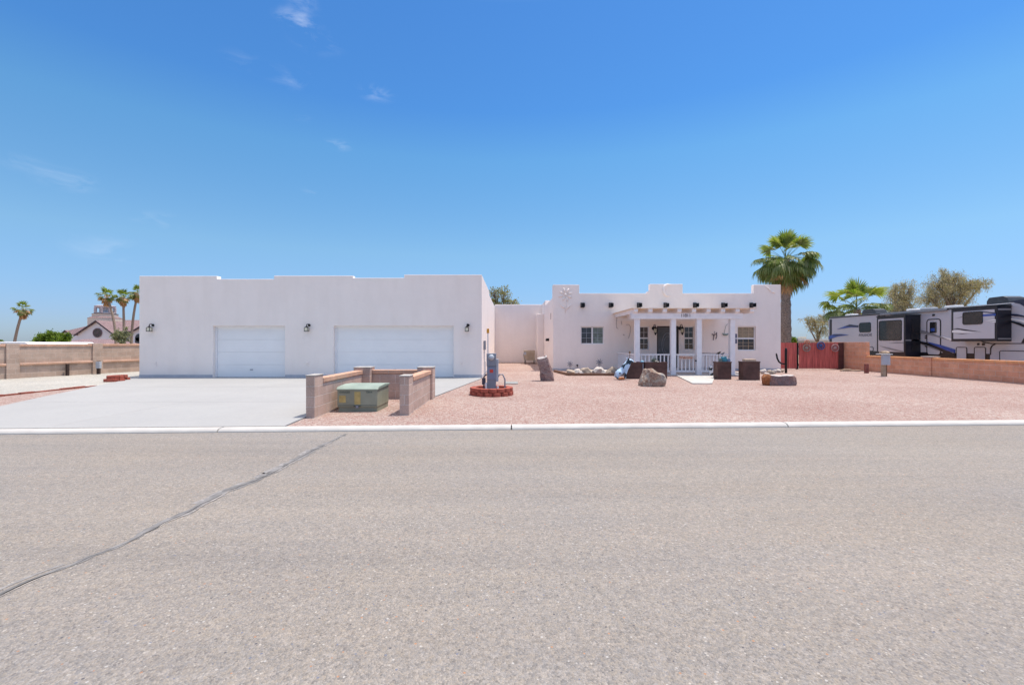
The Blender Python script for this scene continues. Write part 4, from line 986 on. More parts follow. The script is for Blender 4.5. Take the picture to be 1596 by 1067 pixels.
# ------------------------------------------------------------------ green electrical cabinet
ty = 9.75; tx0, tx1 = X_(527.5, ty), X_(588, ty); tdep = .86
tr = thing('transformer_cabinet', 'faded green pad-mounted electrical cabinet inside the block enclosure', 'electrical cabinet', ((tx0 + tx1) / 2, ty + tdep / 2, 0))
mb = MB(); mb.box(tx0 - .0, tx1, ty, ty + tdep, -.03, .10); mb.build('base', M['trans'], parent=tr, bevel=.01)
zt = .515
mb = MB()
prof = [(ty - .035, .092), (ty - .035, zt - .05), (ty + .02, zt), (ty + .45, zt + .012), (ty + tdep, zt + .0), (ty + tdep, .092)]
mb.prism([(tx0 - .012, y_, z_) for y_, z_ in prof], (tx1 - tx0 + .024, 0, 0)); mb.build('body', M['trans'], parent=tr, bevel=.012, segs=3)
mb = MB(); prof = [(ty - .055, zt - .058), (ty - .05, zt - .035), (ty + .02, zt + .008), (ty + .45, zt + .032), (ty + tdep + .02, zt + .015), (ty + tdep + .02, zt - .03), (ty + .02, zt - .052)]
mb.prism([(tx0 - .03, y_, z_) for y_, z_ in prof], (tx1 - tx0 + .06, 0, 0)); mb.build('lid', M['transtop'], parent=tr, bevel=.01)
xm = (tx0 + tx1) / 2; yf = ty - .0375
MB().box(tx0 + .03, tx0 + .17, yf - .002, yf, .19, .34).build('warning_label', M['yellow'], parent=tr); MB().box(xm - .06, xm + .07, yf - .002, yf, .15, .42).build('warning_label', M['yellow'], parent=tr)
text_part('label_text', 'DANGER', .055, mat('faded_ink', (.06, .09, .08), .7), tr, (tx0 + .15, yf - .001, .405), ext=.001)
text_part('label_text', '72014', .055, bpy.data.materials['faded_ink'], tr, (xm + .25, yf - .001, .41), ext=.001)
mb = MB(); mb.prism([(xm - .10, yf - .004, .128), (xm + .10, yf - .004, .128), (xm + .03, yf - .004, .095), (xm - .03, yf - .004, .095)], (0, -.012, 0)); mb.box(tx0, tx1, yf - .003, yf, .125, .133)
mb.build('latch', mat('latch_dark', (.07, .09, .08), .6), parent=tr)
mb = MB(); mb.box(xm - .03, xm + .03, yf - .02, yf, .07, .125); mb.build('padlock', M['grey_metal'], parent=tr, bevel=.006)

# ------------------------------------------------------------------ electric meter pedestal in a round brick ring
rc = Vector((X_(766, 12.9), 12.95, 0))
ringt = thing('brick_ring', 'low round red brick ring around the electric meter pedestal', 'brick planter', rc)
for course in range(2):
    mb = MB(); n = 15
    for i in range(n):
        a = 2 * math.pi * (i + .5 * course) / n; r0_, r1_ = .44, .60 - .012 * course; da = math.pi / n * .95
        pts_ = []
        for t in (-1, -.5, 0, .5, 1): rr_ = r1_ + (.022 if abs(t) < 1 else -.01); pts_.append((rc.x + rr_ * math.cos(a + da * t), rc.y + rr_ * math.sin(a + da * t), -.02 + .115 * course))
        for t in (1, 0, -1): pts_.append((rc.x + r0_ * math.cos(a + da * t), rc.y + r0_ * math.sin(a + da * t), -.02 + .115 * course))
        mb.prism(pts_, (0, 0, .108))
    mb.build('brick_course', M['terracotta'], parent=ringt, bevel=.012)
mb = MB(); mb.lathe([(.43, -.02), (.43, .09)], (rc.x, rc.y, 0), 24); mb.build('fill', m_pink, parent=ringt)
px_, py_ = rc.x + .0, 12.85
ped = thing('meter_pedestal', 'grey electric meter pedestal standing in the round brick ring', 'electric meter', (px_, py_, 0))
w2 = .125
mb = MB(); mb.box(px_ - w2, px_ + w2, py_, py_ + .24, 0, .80); mb.build('cabinet', M['grey_metal'], parent=ped, bevel=.008)
mb = MB(); mb.box(px_ - w2 - .01, px_ + w2 + .005, py_ - .02, py_ + .24, .802, 1.16); mb.build('meter_box', M['grey_metal'], parent=ped, bevel=.01)
mb = MB(); mb.box(px_ + w2 + .002, px_ + w2 + .07, py_ + .04, py_ + .24, .36, 1.0); mb.build('side_box', M['lgrey_metal'], parent=ped, bevel=.006)
mb = MB(); mb.box(px_ - w2 + .01, px_ + w2 - .01, py_ - .018, py_ - .001, .42, .78); mb.build('cover', mat('cover_blue_grey', (.20, .23, .31), .45, .08, 5), parent=ped, bevel=.004)
mb = MB(); M0 = Matrix.Translation((px_, py_ - .02, 1.05)) @ Matrix.Rotation(R(90), 4, 'X')
mb.M = M0; mb.lathe([(.085, 0), (.085, .03), (.075, .035), (.075, .08), (.06, .10), (.02, .11)], (0, 0, 0), 20); mb.M = None; mb.build('meter', mat('meter_glass', (.42, .46, .50), .12, .2, 12, spec=.5), parent=ped, smooth=True)
mb = MB(); mb.box(px_ - .045, px_ + .05, py_ - .0215, py_ - .019, .62, .71); mb.build('warning_label', M['redlabel'], parent=ped)
mb = MB(); mb.tube([(px_ + .17, py_ + .1, .45), (px_ + .22, py_ + .1, .56), (px_ + .32, py_ + .1, .56), (px_ + .38, py_ + .1, .42), (px_ + .38, py_ + .1, .2), (px_ + .35, py_ + .1, .08)], .02, 8); mb.build('conduit', M['grey_metal'], parent=ped, smooth=True)
mb = MB(); mb.tube([(px_ - .22, py_ + .1, .05), (px_ - .22, py_ + .1, .48), (px_ - .17, py_ + .1, .55), (px_ - .12, py_ + .1, .55)], .02, 8); mb.box(px_ - .27, px_ - .17, py_ + .05, py_ + .15, .28, .46); mb.build('hose_valve', mat('valve_dark', (.06, .06, .09), .5), parent=ped)
mb = MB(); mb.tube([(px_ - .15, py_ - .04, .02), (px_ - .15, py_ - .04, .34)], .03, 8); mb.tube([(px_ + .18, py_ - .02, .02), (px_ + .18, py_ - .02, .24)], .03, 8); mb.build('riser', M['pvc'], parent=ped)
mp_ = thing('service_pole', 'thin white pole with an orange cap rising behind the meter pedestal', 'pole', (X_(760.5, 13.3), 13.3, 0))
x = X_(760.5, 13.3)
MB().tube([(x, 13.3, 0), (x, 13.3, Z_(519, 13.3))], .014, 8).build('pole', M['lgrey_metal'], parent=mp_)
MB().box(x - .035, x + .035, 13.27, 13.34, Z_(519, 13.3), Z_(512, 13.3)).build('cap', M['orange'], parent=mp_, bevel=.008)

# drain grate on the gravel, cooler at the wing
tag(MB().box(X_(788, 16.8), X_(807, 16.8), 16.2, 17.0, -.005, .012).build('drain_cover', mat('grate', (.28, .29, .28), .8, .2, 10)), 'flat grey drain cover in the gravel right of the meter pedestal', 'drain cover')
D = 31.5
co = thing('air_cooler', 'tan air cooler on a low stand at the foot of the connecting wing', 'air cooler', (X_(824, D), D, 0))
x0, x1 = X_(815.5, D), X_(834, D)
MB().box(x0 + .05, x1, D, D + .6, .22, .93).build('housing', mat('cooler_tan', (.46, .38, .29), .7, .12, 5), parent=co, bevel=.02)
mb = MB()
for i in range(6): mb.box(x0 + .28, x1 - .1, D - .012, D, .34 + i * .08, .37 + i * .08)
mb.build('louvre', mat('louvre_tan', (.36, .28, .2), .7), parent=co)
mb = MB(); mb.box(x0 + .1, x0 + .16, D + .05, D + .1, -.02, .22); mb.box(x1 - .1, x1 - .04, D + .05, D + .1, -.02, .22); mb.build('stand', M['black'], parent=co)
mb = MB(); mb.tube([(x0 + .12, D - .02, .85), (x0 - .0, D - .02, .6), (x0 + .10, D - .02, .35), (x0 + .22, D - .02, .1)], .018, 6); mb.build('hose', M['grey_metal'], parent=co)
MB().box(x0 + .02, x0 + .2, D - .03, D, .62, .80).build('control_box', M['lgrey_metal'], parent=co)

# ------------------------------------------------------------------ left fence of split-face block
fa = math.atan2(23.5 - 18.2, -19.0 + 20.5)
left = thing('block_fence', 'long tan block boundary wall with brown ledge courses left of the garage', 'boundary wall', (-20.5, 18.2, 0))
# local frame: x along the wall, y towards the neighbour
def lw(px0, px1):
    out_ = []
    for px in (px0, px1):
        k_ = (px - CX) / F; s_ = (k_ * 18.2 + 20.5) / (math.cos(fa) - k_ * math.sin(fa)); out_.append(s_)
    return out_
def lf(name, x0, x1, y0, y1, z0, z1, m, bv=.008):
    mb = MB().box(x0, x1, y0, y1, z0, z1); o = mb.build(name, m, parent=None, origin=(0, 0, 0), bevel=bv); o.parent = left; return o
p1 = lw(8.5, 23.5); p2 = lw(143.5, 157)
TOP = 1.40
lf('pillar', p1[0], p1[0] + .41, -.06, .3, -.1, TOP + .03, M['block']); lf('pillar', p2[0], p2[0] + .41, -.06, .3, -.1, TOP + .03, M['block'])
lf('pillar', p1[0] - 4.4, p1[0] - 4.0, -.06, .3, -.1, TOP + .03, M['block']); lf('pillar', p2[0] + 4.3, p2[0] + 4.7, -.06, .3, -.1, TOP + .03, M['block'])
for a, c in ((p1[0] - 9, p1[0] - 4.4), (p1[0] - 4.0, p1[0]), (p1[0] + .41, p2[0]), (p2[0] + .41, p2[0] + 4.3), (p2[0] + 4.7, p2[0] + 12)):
    lf('wall_panel', a, c, 0, .2, -.1, TOP - .11, M['block']); lf('coping', a, c, -.03, .23, TOP - .108, TOP, M['capblk'], .015)
    lf('ledge', a, c, -.07, .0, .52, .62, M['capblk'], .02)
left.rotation_euler = (0, 0, fa)

# post and utility box in front of that fence
D = 20.2
tag(MB().box(X_(101.8, D), X_(105, D), D, D + .1, -.05, .52).build('wooden_post', mat('dark_post', (.055, .035, .03), .85, .2, 6), bevel=.008), 'short dark post in front of the left boundary wall', 'post')
D = 21.2
ub = thing('utility_box', 'grey utility box on a short dark post by the left boundary wall', 'utility box', (X_(153, D), D, 0))
MB().box(X_(150.3, D), X_(154.0, D), D, D + .1, -.05, .60).build('post', bpy.data.materials['dark_post'], parent=ub, bevel=.005)
MB().box(X_(152.5, D), X_(158.8, D), D - .12, D - .002, .27, .57).build('box', M['lgrey_metal'], parent=ub, bevel=.01)
# brick edging between the gravels, and the tiered planter at the garage corner
be = MB(); y_ = KY(-14) + .5
rnd = random.Random(9)
while y_ < 15.3:
    x_ = -14.07 + rnd.uniform(-.015, .015); be.box(x_ - .05, x_ + .05, y_, y_ + .38, -.04, .035 + rnd.uniform(-.012, .012)); y_ += .40
tag(be.build('brick_edging', mat('edging_red', (.26, .085, .06), .9, .3, 3, .5), bevel=.008), 'line of flat red edging bricks between pink and pale gravel on the left', 'edging')
tp = thing('tiered_planter', 'low two-tier red brick planter at the left corner of the garage', 'brick planter', (X_(182, 17.3), 17.5, 0))
pc = Vector((-15.1, 17.45, 0))
for tier, (rr0, z0) in enumerate([(.50, -.02), (.40, .10)]):
    mb = MB(); n = 11; rad = rr0
    for i in range(n):
        a0 = math.pi * (.45 + 1.5 * i / n); a1 = math.pi * (.45 + 1.5 * (i + .94) / n)
        sx, sy = .72, 1.0
        mb.prism([(pc.x + rad * sx * math.cos(a0), pc.y + rad * sy * math.sin(a0), z0), (pc.x + rad * sx * math.cos(a1), pc.y + rad * sy * math.sin(a1), z0),
                  (pc.x + (rad - .14) * sx * math.cos(a1), pc.y + (rad - .14) * sy * math.sin(a1), z0), (pc.x + (rad - .14) * sx * math.cos(a0), pc.y + (rad - .14) * sy * math.sin(a0), z0)], (0, 0, .115))
    mb.build('brick_course', M['terracotta'], parent=tp, bevel=.01)

# ------------------------------------------------------------------ right boundary: red gate, high block pier wall, low wall
gt = thing('red_gate', 'red stained double board gate between the house and the block wall', 'gate', (16.2, 25, 0))
gxa, gxb = hx1 + .02, 18.24; gz = 1.46; xsplit = X_(1243.5, 25)
for (a, c) in ((gxa, xsplit - .06), (xsplit + .06, gxb - .32)):
    mb = MB(); x_ = a
    rnd = random.Random(int(a * 10))
    while x_ < c - .03:
        w_ = min(.14, c - x_); mb.box(x_ + .003, x_ + w_ - .003, 25 - rnd.uniform(0, .008), 25.03, .04, gz + rnd.uniform(-.012, .008)); x_ += w_
    o = mb.build('gate_leaf', M['redwood'], parent=gt)
    mb = MB(); mb.box(a, c, 25.031, 25.07, .2, .29); mb.box(a, c, 25.031, 25.07, 1.2, 1.29); mb.build('rail', M['wood'], parent=o)
mb = MB(); mb.box(xsplit - .055, xsplit + .055, 25.04, 25.12, 0, gz); mb.build('gate_post_and_gap', M['dark_gap'], parent=gt)  # near-black strip in the split between leaves, the gap's darkness as colour
mb = MB(); mb.box(gxb - .31, gxb - .02, 25.0, 25.12, 0, gz); mb.build('gate_post_and_gap', mat('gate_post_brown', (.10, .04, .035), .85, .2, 5), parent=gt)
def plaque(px, py, r_, m, lab, dx=0):
    D = 24.9; x, z = X_(px, D), Z_(py, D)
    mb = MB()
    mb.tube([(x + r_ * math.cos(t), D, z + r_ * math.sin(t)) for t in [i * 2 * math.pi / 24 for i in range(25)]], r_ * .14, 6)
    mb.M = Matrix.Translation((x, D + .02, z)) @ Matrix.Rotation(R(90), 4, 'X'); mb.lathe([(r_ * .45, 0), (r_ * .42, .03), (r_ * .2, .05), (r_ * .05, .06)], (0, 0, 0), 16)
    for k_ in range(10):
        t = k_ * math.pi / 5; mb.prism([(r_ * .45 * math.cos(t - .18), r_ * .45 * math.sin(t - .18), 0), (r_ * .45 * math.cos(t + .18), r_ * .45 * math.sin(t + .18), 0), (r_ * .95 * math.cos(t), r_ * .95 * math.sin(t), 0)], (0, 0, .015))
    mb.M = None
    return tag(mb.build('wall_plaque', m), lab, 'wall plaque', 'round metal plaques on the red gate')
plaque(1258, 534, .14, M['orange_metal'], 'small orange round plaque at the top edge of the red gate')
plaque(1257.3, 542, .19, M['grey_tan'], 'grey tan round plaque directly below the orange one on the red gate')
plaque(1279.5, 538.5, .20, M['blue_metal'], 'blue round plaque in the middle of the red gate')
plaque(1301.7, 542, .19, mat('dusty_pink_metal', (.38, .24, .23), .7, .2, 8), 'dusty pink round plaque at the right on the red gate')
WX = 18.27
hw = thing('high_block_wall', 'high orange block wall section beside the red gate', 'boundary wall', (WX, 24, 0))
def wl_(par, name, y0, y1, z0, z1, m, x0=0, x1=.2, bv=.008): return MB().box(WX + x0, WX + x1, y0, y1, z0, z1).build(name, m, parent=par, bevel=bv)
ysp = WX * F / (1349.5 - CX)
wl_(hw, 'wall_panel', ysp, 27.5, -.1, 1.49, M['sidewall'])
lw_ = thing('low_block_wall', 'long low orange block wall running towards the street in front of the trailer', 'boundary wall', (WX, 16, 0))
ypl = WX * F / (1452 - CX)
for a, c in ((ypl + .41, ysp), (ypl - 5.6 + .41, ypl), (ypl - 11.5, ypl - 5.6)):
    wl_(lw_, 'wall_panel', a, c, -.1, .70, M['sidewall'], .01, .19); wl_(lw_, 'coping', a, c, .702, .80, M['sidecap'], -.004, .204, .015)
for yq in (ypl, ypl - 5.6):
    wl_(lw_, 'pillar', yq, yq + .41, -.1, .825, M['sidewall'], -.03, .30); wl_(lw_, 'pillar_cap', yq - .05, yq + .46, .826, .865, mat('cap_grey', (.42, .37, .34), .9, .1, 8, .3), -.07, .34)
# utility box on a post with a wooden hat
D = 19.9
ub2 = thing('utility_box', 'grey utility box with a tan cap on a wooden post by the low block wall', 'utility box', (X_(1378.5, D), D, 0))
MB().box(X_(1376, D), X_(1380.8, D), D, D + .12, -.05, .50).build('post', M['woodlight'], parent=ub2, bevel=.006)
MB().box(X_(1380.9, D), X_(1383.2, D), D + .01, D + .11, -.05, .50).build('post', M['wood'], parent=ub2, bevel=.006)
MB().box(X_(1372.8, D), X_(1383.6, D), D - .15, D - .002, .49, .94).build('box', M['lgrey_metal'], parent=ub2, bevel=.012)
MB().box(X_(1370.5, D), X_(1386, D), D - .2, D + .2, .945, .975).build('shelf', M['pvc'], parent=ub2, bevel=.006)
tag(rock('stone', (X_(1378.5, D), D - .02, .985), (.36, .26, .12), M['woodlight'], 55, cuts=12, sub=2), 'flat tan stone lying on top of the grey utility box', 'stone')
D = 21.9
tag(MB().box(X_(1349.5, D), X_(1354.5, D), D, D + .12, -.05, .44).build('wooden_post', mat('red_post', (.24, .085, .07), .85, .3, 6, .4), bevel=.008), 'short reddish wooden post where the high and low block walls meet', 'post')
pl = MB(); pl.M = Matrix.Translation((X_(1325, 23.4), 23.4, 0)) @ Matrix.Rotation(R(-12), 4, 'Z'); pl.box(-.45, .45, -.08, .08, .0, .07); pl.box(-.3, .05, -.05, .1, .07, .11); pl.M = None
tag(pl.build('scrap_boards', M['woodlight'], bevel=.008), 'two pale weathered boards lying on the gravel before the red gate', 'boards')

# ------------------------------------------------------------------ fifth-wheel trailer beyond the wall
RX = 21.5
rv = thing('travel_trailer', 'long light grey fifth-wheel trailer with blue and black swooshes and open slide-outs', 'trailer', (RX + 1.25, 24, -.3))
def S(px, py, x=RX):
    D = x * F / (px - CX); return (D, H - (py - CY) * D / F)
yA = S(1291, 500)[0]; yF = 16.2
bot = S(1400, 553)[1]
# hull as a side profile extruded across
prof = [(yA, .62), (yA, 2.95), (yA - .12, 3.12), (19.5, 3.17), (18.4, 3.22), (17.2, 3.12), (16.5, 2.75), (16.2, 2.2), (16.4, 1.55), (17.9, 1.50), (18.05, .70), (22.2, .55)]
mb = MB(); mb.prism([(RX, y_, z_) for y_, z_ in prof], (2.45, 0, 0)); mb.build('body', M['rv_white'], parent=rv, bevel=.03, segs=3)
def side(name, pts, m, x=RX, th=.004, par=None, px=True):
    """thin raised shape lying on the trailer's side; points in (y,z)"""
    mb = MB(); q = [S(a, b_, x) if px else (a, b_) for a, b_ in pts]
    mb.prism([(x - th, y_, z_) for y_, z_ in q], (th, 0, 0)); return mb.build(name, m, parent=par or rv)
def rrect(y0, y1, z0, z1, r_=.1, n=4):
    o_ = []
    for (cy, cz, a0) in ((y1 - r_, z1 - r_, 0), (y0 + r_, z1 - r_, 90), (y0 + r_, z0 + r_, 180), (y1 - r_, z0 + r_, 270)):
        for i in range(n + 1): a = R(a0 + 90 * i / n); o_.append((cy + r_ * math.cos(a), cz + r_ * math.sin(a)))
    return o_
def ring_side(name, y0, y1, z0, z1, w_, m, x, th, par, r_=.1):
    mb = MB(); A = rrect(y0, y1, z0, z1, r_); B = rrect(y0 + w_, y1 - w_, z0 + w_, z1 - w_, max(.01, r_ - w_)); n = len(A)
    vs_ = [(x - th, a, b_) for a, b_ in A] + [(x - th, a, b_) for a, b_ in B] + [(x, a, b_) for a, b_ in A] + [(x, a, b_) for a, b_ in B]
    fs_ = []
    for i in range(n):
        j = (i + 1) % n; fs_ += [(i, j, n + j, n + i), (i, 2 * n + i, 2 * n + j, j), (n + i, n + j, 3 * n + j, 3 * n + i)]
    mb._add(vs_, fs_); return mb.build(name, m, parent=par)
def bxs(name, x0, x1, y0, y1, z0, z1, m, par=None, bv=0): return MB().box(x0, x1, y0, y1, z0, z1).build(name, m, parent=par or rv, bevel=bv)
# skirt, rear trim, roof line
bxs('skirt', RX - .006, RX + .3, S(1543, 550)[0], yA - .05, .45, .96, M['rv_black'])
bxs('rear_trim', RX - .012, RX + .2, S(1296.5, 500)[0], S(1293, 500)[0], .70, 3.02, M['rv_black'])
bxs('roof_trim', RX - .03, RX + .03, 19.6, yA - .1, 3.09, 3.15, M['rv_black'])
bxs('awning', RX - .13, RX - .032, S(1478, 485)[0], S(1374, 492)[0], 3.02, 3.13, M['rv_grey'], bv=.03)
bxs('awning_arm', RX - .10, RX - .02, S(1380, 492)[0], S(1376, 492)[0], 2.86, 3.02, M['rv_black']); bxs('awning_arm', RX - .10, RX - .02, S(1373, 492)[0], S(1370, 492)[0], 2.86, 3.05, M['rv_black'])
bxs('roof', RX + .05, RX + 2.4, 19.4, yA - .1, 3.165, 3.19, M['rv_roof'])
# rear window, lettering
y0, z0 = S(1357.6, 517.5); y1, z1 = S(1339.3, 503)
ring_side('window', y0, y1, z0, z1, .04, M['rv_black'], RX, .02, rv, .12)
side('pane', rrect(y0 + .03, y1 - .03, z0 + .03, z1 - .03, .09), M['rv_glass'], RX, .008, rv, px=False)
yc, zc_ = S(1348.5, 522); yl0, yl1 = S(1359.5, 522)[0], S(1336.5, 522)[0]
lt_ = text_part('lettering', 'AVALANCHE', .24, M['rv_navy'], rv, (RX - .004, yc, zc_), rot=(R(90), 0, R(-90)), ext=.003, xs=(yl1 - yl0) / 1.55, bold=.001)
# door
y0, z0 = S(1466.8, 552); y1, z1 = S(1444.5, 497.3); z0 = .82
dd = ring_side('door', y0, y1, z0, z1, .045, M['rv_black'], RX, .022, rv, .16)
side('door_panel', rrect(y0 + .045, y1 - .045, z0 + .045, z1 - .045, .12), M['rv_white'], RX, .012, dd, px=False)
wy0, wz0 = S(1460.3, 518.5); wy1, wz1 = S(1449.8, 502)
side('door_window', rrect(wy0, wy1, wz0, wz1, .04), M['rv_glass'], RX, .026, dd, px=False)
q0, qz0 = S(1457.5, 516); q1, qz1 = S(1451.5, 511.5)
side('window_sticker', [(q0, qz0), (q1, qz0), (q1, qz1), (q0, qz1)], M['rv_blue'], RX, .030, dd, px=False)
for py in (523.5, 526.5, 539.5):
    y_, z_ = S(1444.5, py); bxs('handle', RX - .06, RX - .0, y_ - .05, y_ + .06, z_ - .03, z_ + .03, M['rv_black'], dd, .01)
bxs('porch_light', RX - .05, RX, S(1455.5, 491)[0] - .06, S(1455.5, 491)[0] + .06, S(1455.5, 491)[1] - .05, S(1455.5, 491)[1] + .05, M['rv_black'], bv=.02)
# swooshes on the side
SW = [([(1305, 513), (1318, 508), (1331, 506.3), (1337.5, 508), (1337.5, 510), (1326, 510)], 'rv_blue'), ([(1316, 508.6), (1325, 505.6), (1338, 507.3), (1338, 509.6), (1326, 508.8)], 'rv_navy'),
      ([(1292, 524), (1300, 520.5), (1312, 520.5), (1323, 522), (1305, 524.5), (1292, 529)], 'rv_blue'), ([(1297, 521.5), (1310, 520.6), (1318, 521.8), (1303, 523.2)], 'rv_navy'),
      ([(1435, 514.5), (1450, 518.5), (1466, 524), (1480, 529), (1467, 526.5), (1450, 522), (1435, 519)], 'rv_grey'), ([(1435, 514.3), (1447, 517.3), (1459, 521), (1447, 519.2), (1435, 517)], 'rv_black'),
      ([(1466, 523.5), (1485, 527.5), (1500, 532.5), (1482, 530)], 'rv_pale'),
      ([(1446, 532.5), (1465, 537), (1489, 544.5), (1489, 549.8), (1470, 544), (1455, 538)], 'rv_blue'), ([(1435, 531.5), (1447, 534), (1465, 541), (1489, 551.5), (1489, 555), (1476, 552), (1462, 544), (1448, 538.5), (1435, 535)], 'rv_black'),
      ([(1437, 536), (1450, 539), (1464, 543.5), (1475, 549), (1462, 546), (1448, 541)], 'rv_grey'),
      ([(1577, 489), (1586, 489.5), (1596, 492), (1608, 496), (1590, 493), (1577, 491.8)], 'rv_navy'), ([(1577, 496), (1590, 498), (1608, 502), (1608, 506), (1590, 500.5), (1577, 498)], 'rv_pale'),
      ([(1577, 500), (1590, 503), (1610, 512), (1610, 516), (1592, 507.5), (1577, 502)], 'rv_black')]
for i, (pt_, mm) in enumerate(SW): side('stripe', pt_, M[mm], RX, .0275 + .0012 * (i % 5) + (.003 if mm != 'rv_grey' else 0))
# slide-outs
def slide(name, x_out, pxa, pxb, z0, z1):
    yn = RX * F / (pxb - CX); yn_ = x_out * F / (pxa[1] - CX); yf = x_out * F / (pxa[0] - CX)
    o = bxs(name, x_out, RX - .001, yn_, yf, z0, z1, M['rv_dark'], bv=.01)
    zf = z0 + (.22 if z0 < 1 else .12)
    side('slide_face', [(yn_ + .09, zf), (yf - .13, zf), (yf - .13, z1 - .13), (yn_ + .09, z1 - .13)], M['rv_white'], x_out - .001, .02, o, px=False)
    bxs('slide_roof', x_out - .02, RX - .002, yn_ - .03, yf + .03, z1 + .001, z1 + .035, M['rv_black'], o)
    return o, yn_, yf
s1, a1, f1 = slide('slide_out', 20.69, (1366.5, 1411), 1435, .74, 2.90)
x_ = 20.669
wy0, wz0 = S(1405.8, 530.5, x_); wy1, wz1 = S(1370.2, 500, x_)
ring_side('window', wy0, wy1, wz0, wz1, .05, M['rv_black'], x_, .02, s1, .1); side('pane', rrect(wy0 + .04, wy1 - .04, wz0 + .04, wz1 - .04, .07), M['rv_glass'], x_, .008, s1, px=False)
side('stripe', [(1366.8 + 2, 538), (1380, 542.5), (1395, 546.5), (1408, 548.5), (1408, 547), (1392, 543)], M['rv_grey'], x_, .004, s1)
side('stripe', [(1385, 534.5), (1398, 532.8), (1409, 533), (1409, 534.8), (1397, 534.8)], M['rv_grey'], x_, .005, s1)
bxs('slide_track', 20.70, RX - .01, a1 - .012, a1 - .001, 1.55, 1.62, M['rv_grey'], s1)
bxs('slide_panel', 21.0, RX - .06, a1 - .012, a1 - .001, 1.0, 2.7, M['rv_black'], s1)
s2, a2, f2 = slide('slide_out', 20.87, (1482.5, 1554), 1577, 1.52, 3.03)
x_ = 20.849
wy0, wz0 = S(1532, 505, x_); wy1, wz1 = S(1500.5, 486.5, x_)
ring_side('window', wy0, wy1, wz0, wz1, .03, M['rv_black'], x_, .02, s2, .1); side('pane', rrect(wy0 + .02, wy1 - .02, wz0 + .02, wz1 - .02, .08), M['rv_glass'], x_, .008, s2, px=False)
side('stripe', [(1532, 490), (1552, 488.5), (1552, 491.8), (1532, 493)], M['rv_blue'], x_, .004, s2)
side('stripe', [(1518, 486), (1530, 486.3), (1552, 489), (1552, 487.2), (1530, 484.8)], M['rv_navy'], x_, .005, s2)
side('stripe', [(1488, 496), (1500, 493), (1500, 494.6)], M['rv_grey'], x_, .004, s2)
side('stripe', [(1484, 513), (1492, 511.2), (1505, 513.2), (1530, 517), (1505, 515.2), (1492, 513)], M['rv_black'], x_, .005, s2)
side('stripe', [(1484, 515), (1495, 514.6), (1520, 518), (1500, 518.6), (1484, 518)], M['rv_pale'], x_, .004, s2)
side('stripe', [(1484, 519), (1500, 519.6), (1512, 519), (1500, 520.5)], M['rv_black'], x_, .006, s2)
side('stripe', [(1535, 499), (1552, 497.5), (1552, 502.5)], M['rv_pale'], x_, .004, s2); side('stripe', [(1535, 498.5), (1552, 499.8), (1552, 501)], M['rv_grey'], x_, .006, s2)
bxs('slide_trim', 20.9, RX - .03, a2 - .012, a2 - .001, 2.86, 2.93, M['rv_grey'], s2); bxs('slide_trim', 20.9, RX - .03, a2 - .012, a2 - .001, 1.60, 1.66, M['rv_grey'], s2)
# compartment doors
def comp(p0, p1, pt_, zb, nm='compartment_door'):
    y0 = S(p1, pt_)[0]; y1 = S(p0, pt_)[0]; z1 = S((p0 + p1) / 2, pt_)[1]
    o = ring_side(nm, y0, y1, zb, z1, .03, M['rv_black'], RX, .02, rv, .08)
    side('door_panel', rrect(y0 + .03, y1 - .03, zb + .03, z1 - .03, .05), M['rv_white'], RX, .012, o, px=False); return o
comp(1490.5, 1507.5, 540.5, .45); comp(1518.5, 1537, 540.5, .45); comp(1558, 1640, 546.5, .55); comp(1351, 1361.5, 540, .95)
side('vent_cover', rrect(S(1525, 537)[0] - .05, S(1525, 537)[0] + .05, 1.34, 1.44, .03), M['rv_black'], RX, .02, rv, px=False)
side('vent_cover', rrect(S(1533, 537)[0] - .06, S(1533, 537)[0] + .06, 1.33, 1.44, .03), M['rv_black'], RX, .02, rv, px=False)
side('stripe', [(1525, 530.5), (1545, 534.5), (1620, 534.5), (1620, 535.6), (1545, 536), (1535, 534.3)], M['rv_black'], RX, .012)
lo = [(1543, 553), (1543.5, 542), (1546, 537.5), (1551, 535.5), (1552, 536.8), (1547.5, 539), (1545.2, 543), (1544.7, 553)]
side('stripe', lo, M['rv_black'], RX, .013)
side('stripe', [(1592, 534), (1600, 520), (1610, 520), (1610, 534)], M['rv_black'], RX, .014)
side('front_cap', [(1572, 470), (1596, 466), (1625, 470), (1625, 500), (1610, 485), (1590, 473.5)], M['rv_navy'], RX, .016)
# roof equipment
def ac(yc, L_, w_, h, x, nm='air_conditioner'):
    mb = MB(); z = 3.19; prof_ = [(yc - L_ / 2, z), (yc - L_ / 2 + .12, z + h * .8), (yc - L_ / 2 + .3, z + h), (yc + L_ / 2 - .1, z + h * .95), (yc + L_ / 2, z + h * .5), (yc + L_ / 2, z)]
    mb.prism([(x - w_ / 2, a, c) for a, c in prof_], (w_, 0, 0)); return mb.build(nm, M['ac_dark'], parent=rv, bevel=.03)
xx = 22.4; ac(xx * F / (1363 - CX), 1.15, .7, .34, xx); ac(xx * F / (1569 - CX), 1.0, .8, .36, xx)
for px, m_ in ((1327, 'rv_pale'), (1425, 'rv_pale'), (1447, 'lgrey_metal'), (1486, 'rv_pale')):
    y_ = 22.0 * F / (px - CX); MB().box(21.8, 22.25, y_ - .3, y_ + .3, 3.19, 3.31).build('roof_vent', M[m_], parent=rv, bevel=.04)
